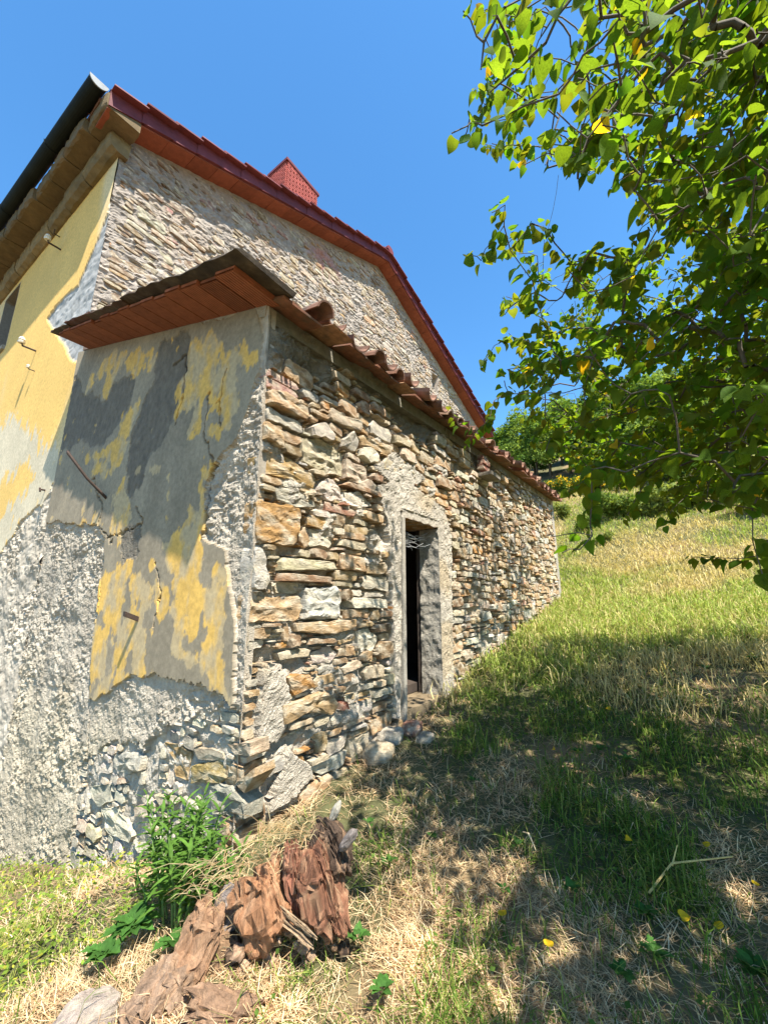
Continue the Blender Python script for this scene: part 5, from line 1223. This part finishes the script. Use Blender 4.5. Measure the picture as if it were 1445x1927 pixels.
def chunk(name, pa, pb, wd, dp_, col, da=0.0, db=0.0, layers=7, n=16, amp=.2, pw=.55, split=0):
    A_, B_ = vp(*pa, da), vp(*pb, db); v = (B_ - A_) / 2; s = np.cross(v, FWD); s /= np.linalg.norm(s); dth = np.cross(s, v); dth /= np.linalg.norm(dth)
    if not split: return lump(name, (A_ + B_) / 2 - SB, (s * wd * PX / 2, dth * dp_, v), rl, col, M_WOOD, STUMP, n, amp, 1.6, pw, layers)
    mb = MB(); c0 = (A_ + B_) / 2 - SB; W = wd * PX                 # a torn block: splinters side by side with broken ends
    for k in range(split):
        o_ = (k % 5 - 2 + rl.uniform(-.4, .4)) / 5; u_, l_ = rl.uniform(.55, 1.12), rl.uniform(.7, 1.08); t = np.linspace(-u_, l_, 9); r = W * rl.uniform(.055, .11)
        ctr = c0 + s * o_ * W + dth * dp_ * rl.uniform(-.75, .75) * (1 - abs(o_)); P = ctr + t[:, None] * v + s * (fbm(t * 2 + k * 7, t * 0 + k, 3, k) - .5)[:, None] * W * .30 + dth * (fbm(t * 2 + k * 3, t * 0 + 5, 3, k + 50) - .5)[:, None] * dp_ * .8
        rr_ = r * (.55 + .9 * fbm(t * 3.5 + 11 * k, t * 0, 3, k + 90)); rr_[0] *= .25; rr_[-1] *= .3; c3 = np.array(col) * rl.uniform(.55, 1.4)
        n0 = mb.n; mb.tube(P, rr_, 7, c3); mb.V[-1] += rl.normal(0, r * .16, mb.V[-1].shape)
        mb.C[-1] = np.clip(mb.C[-1] * rl.uniform(.6, 1.35, (len(mb.C[-1]), 1)), .01, .8)
    return mb.build(name, M_WOOD, STUMP)
def block(name, pa, pb, wd, dp_, col, da=0.0, db=0.0, n=34, groove=.22, lean=0.0):
    """a split block of rotten wood: squared-off, grooved along the grain, its surface flaking off in plates"""
    A_, B_ = vp(*pa, da), vp(*pb, db); v = (B_ - A_) / 2; s = np.cross(v, FWD); s /= np.linalg.norm(s); dth = np.cross(s, v); dth /= np.linalg.norm(dth)
    th = np.linspace(0, math.pi, n); ph = np.linspace(0, 2 * math.pi, 2 * n + 1)[:-1]; T, Pp = np.meshgrid(th, ph, indexing='ij'); f = lambda q, e: np.sign(q) * np.abs(q) ** e
    X, Y, Z = f(np.sin(T), .35) * f(np.cos(Pp), .55), f(np.sin(T), .35) * f(np.sin(Pp), .55), f(np.cos(T), .55); k0 = float(rl.uniform(0, 90)); sd_ = int(rl.integers(1, 9999))
    plate = np.floor(fbm(X * 2.2 + Y * 1.6 + k0, Z * 3.2 + k0, 4, sd_) * 9) / 9; crack = np.abs(fbm(X * 4 + Y * 4 + k0, Z * 1.3, 3, sd_ + 1) - .5)
    low = fbm(X * 1.3 + k0, Z * 1.5 + Y, 3, sd_ + 2) - .5; kk = 1 + .75 * low + .55 * (plate - .5) - groove * sm(.05, 0, crack) + .10 * (fbm(X * 14 + k0, Z * 9 + Y * 14, 2, sd_ + 3) - .5)
    endj = (np.abs(Z) > .7) * (fbm(X * 5 + Y * 5 + k0, Z * 0 + k0, 3, sd_ + 4) - .5) * .9
    s_, d_, v_ = s * wd * PX / 2, dth * dp_, v
    V = (X * kk)[..., None] * s_ + (Y * kk)[..., None] * d_ + (Z + endj * np.sign(Z))[..., None] * v_; w2 = 2 * n
    i_ = np.arange(n - 1)[:, None] * w2; j_ = np.arange(w2)[None, :]; j2 = (j_ + 1) % w2; Q = np.stack([i_ + j_, i_ + w2 + j_, i_ + w2 + j2, i_ + j2], -1).reshape(-1, 4)
    pv = fbm(plate * 37 + k0, plate * 11, 1, sd_ + 7); cl = np.array(col) * (.55 + 1.0 * pv)[..., None]; pale = (fbm(X * 6 + k0, Z * 4 + Y * 5, 3, sd_ + 8) > .62)[..., None]; cl = np.where(pale, cl * .5 + np.array((.46, .28, .16)) * .5, cl)
    return link(name, mesh_np(name, V.reshape(-1, 3), Q, M_WOOD, np.clip(cl, .01, .8).reshape(-1, 3)), STUMP, (A_ + B_) / 2 - SB)
block('heartwood', (482, 1638), (528, 1762), 96, .10, RED, .03, -.07)
block('heartwood', (590, 1605), (622, 1745), 70, .09, (.20, .09, .05), .02, -.04)
block('heartwood', (548, 1595), (560, 1705), 32, .06, (.24, .10, .06), .03, .0, n=24)
block('bark_slab', (446, 1680), (392, 1790), 58, .06, GRY, .06, -.05, n=28)
block('bark_slab', (606, 1552), (642, 1640), 66, .08, DRK, .11, .06, n=28)
block('root', (378, 1795), (300, 1905), 76, .09, (.28, .185, .12), -.06, -.27, n=28, groove=.12)
block('root', (432, 1752), (400, 1830), 62, .07, BRN, -.02, -.10, n=26)
chunk('root', (505, 1700), (592, 1775), 22, .03, (.36, .25, .15), -.07, -.16, split=8)
block('root', (405, 1705), (345, 1850), 70, .09, (.28, .16, .09), -.02, -.16, n=28)
block('root', (320, 1840), (262, 1945), 86, .09, (.26, .17, .11), -.16, -.33, n=28, groove=.12)
block('root', (350, 1910), (480, 1925), 60, .06, (.33, .20, .12), -.30, -.30, n=26)
chunk('branch_stub', (640, 1600), (672, 1560), 18, .025, GRY, .02, .0, 3, 12, .25, .9)
chunk('branch_stub', (622, 1548), (640, 1508), 16, .022, (.42, .38, .3), .12, .12, 3, 12, .25, .9)
for q in range(30):
    t = rl.random(); px, py = 600 - 260 * t + rl.normal(0, 26), 1775 + 80 * t + rl.normal(0, 22); s = rl.uniform(10, 30)
    block('wood_fragment', (px - s * rl.uniform(-.5, .6), py - s * .5), (px + s * rl.uniform(-.5, .6), py + s * .5), s * .8, .025, [BRN, RED, DRK, (.38, .24, .15), (.44, .30, .19)][q % 5], -.06 - .1 * t, -.08 - .1 * t, n=9)
# dry grass fallen over the stump
n = 650; pxs = rs.uniform(350, 660, n); pys = 1545 + rs.uniform(0, 1, n) ** 1.6 * 260; V = []; kk = 0
sel = (pxs < 590) & (pys > 1530 + np.abs(pxs - 560) * .5) & ((rs.random(n) < .12) | (pys < 1625 + (560 - pxs) * .35)); pxs, pys = pxs[sel], pys[sel]; n = len(pxs)
st = np.array([vp(a, b_, .10 - .22 * (b_ - 1545) / 260 + rs.uniform(-.05, .02)) for a, b_ in zip(pxs, pys)])
dv = RGT * rs.normal(-.35, 1.0, n)[:, None] + np.array((0, 0, 1.)) * rs.normal(-.3, .45, n)[:, None] - _fh * rs.uniform(-.2, .5, n)[:, None]
Ls = rs.uniform(.05, .17, n)[:, None]; Mi = st + dv * Ls * .5 + np.array((0, 0, .03)) * Ls / .15; Ti = st + dv * Ls; sw = np.cross(dv, FWD); sw /= np.linalg.norm(sw, axis=1)[:, None]; sw *= .0018
V = np.stack([st - sw, st + sw, Mi - sw, Mi + sw, Ti], 1).reshape(-1, 3) - SB; b_ = np.arange(n)[:, None] * 5
pal = np.array([(.56, .40, .21), (.64, .50, .29), (.45, .29, .15), (.60, .47, .28)])
link('straw_cover', mesh_np('straw_cover', V, [b_ + np.array([[0, 1, 3, 2]]), b_ + np.array([[2, 3, 4]])], M_BLADE, np.repeat(pal[rs.integers(0, 4, n)], 5, axis=0)), STUMP, kind='stuff')

# cobweb across the top of the doorway
b = MB(); rc2 = np.random.default_rng(8); x0 = -.03
for k in range(12):
    a = np.array((x0 - rc2.uniform(0, .08), DOOR[0] + .005, DOOR[3] - .06 - rc2.uniform(.0, .22))); c_ = np.array((x0 - rc2.uniform(0, .12), DOOR[1] - .02 - rc2.uniform(0, .25), DOOR[3] - .04 - rc2.uniform(0, .2)))
    P = [a + (c_ - a) * t + np.array((0, 0, -.10 * rc2.uniform(.3, 1) * math.sin(math.pi * t))) for t in np.linspace(0, 1, 7)]; b.tube(P, .0011, 4, cap=False)
for k in range(8):
    a = np.array((x0 - .04, DOOR[0] + .05 + .03 * k, DOOR[3] - .12 - .01 * k)); b.tube([a, a + (0, .03, -.09), a + (0, .07, -.13 - .02 * rc2.random())], .0009, 4, cap=False)
tag(b.build('cobweb', M_WEB), 'thin pale cobweb strung across the top of the dark doorway', 'cobweb')
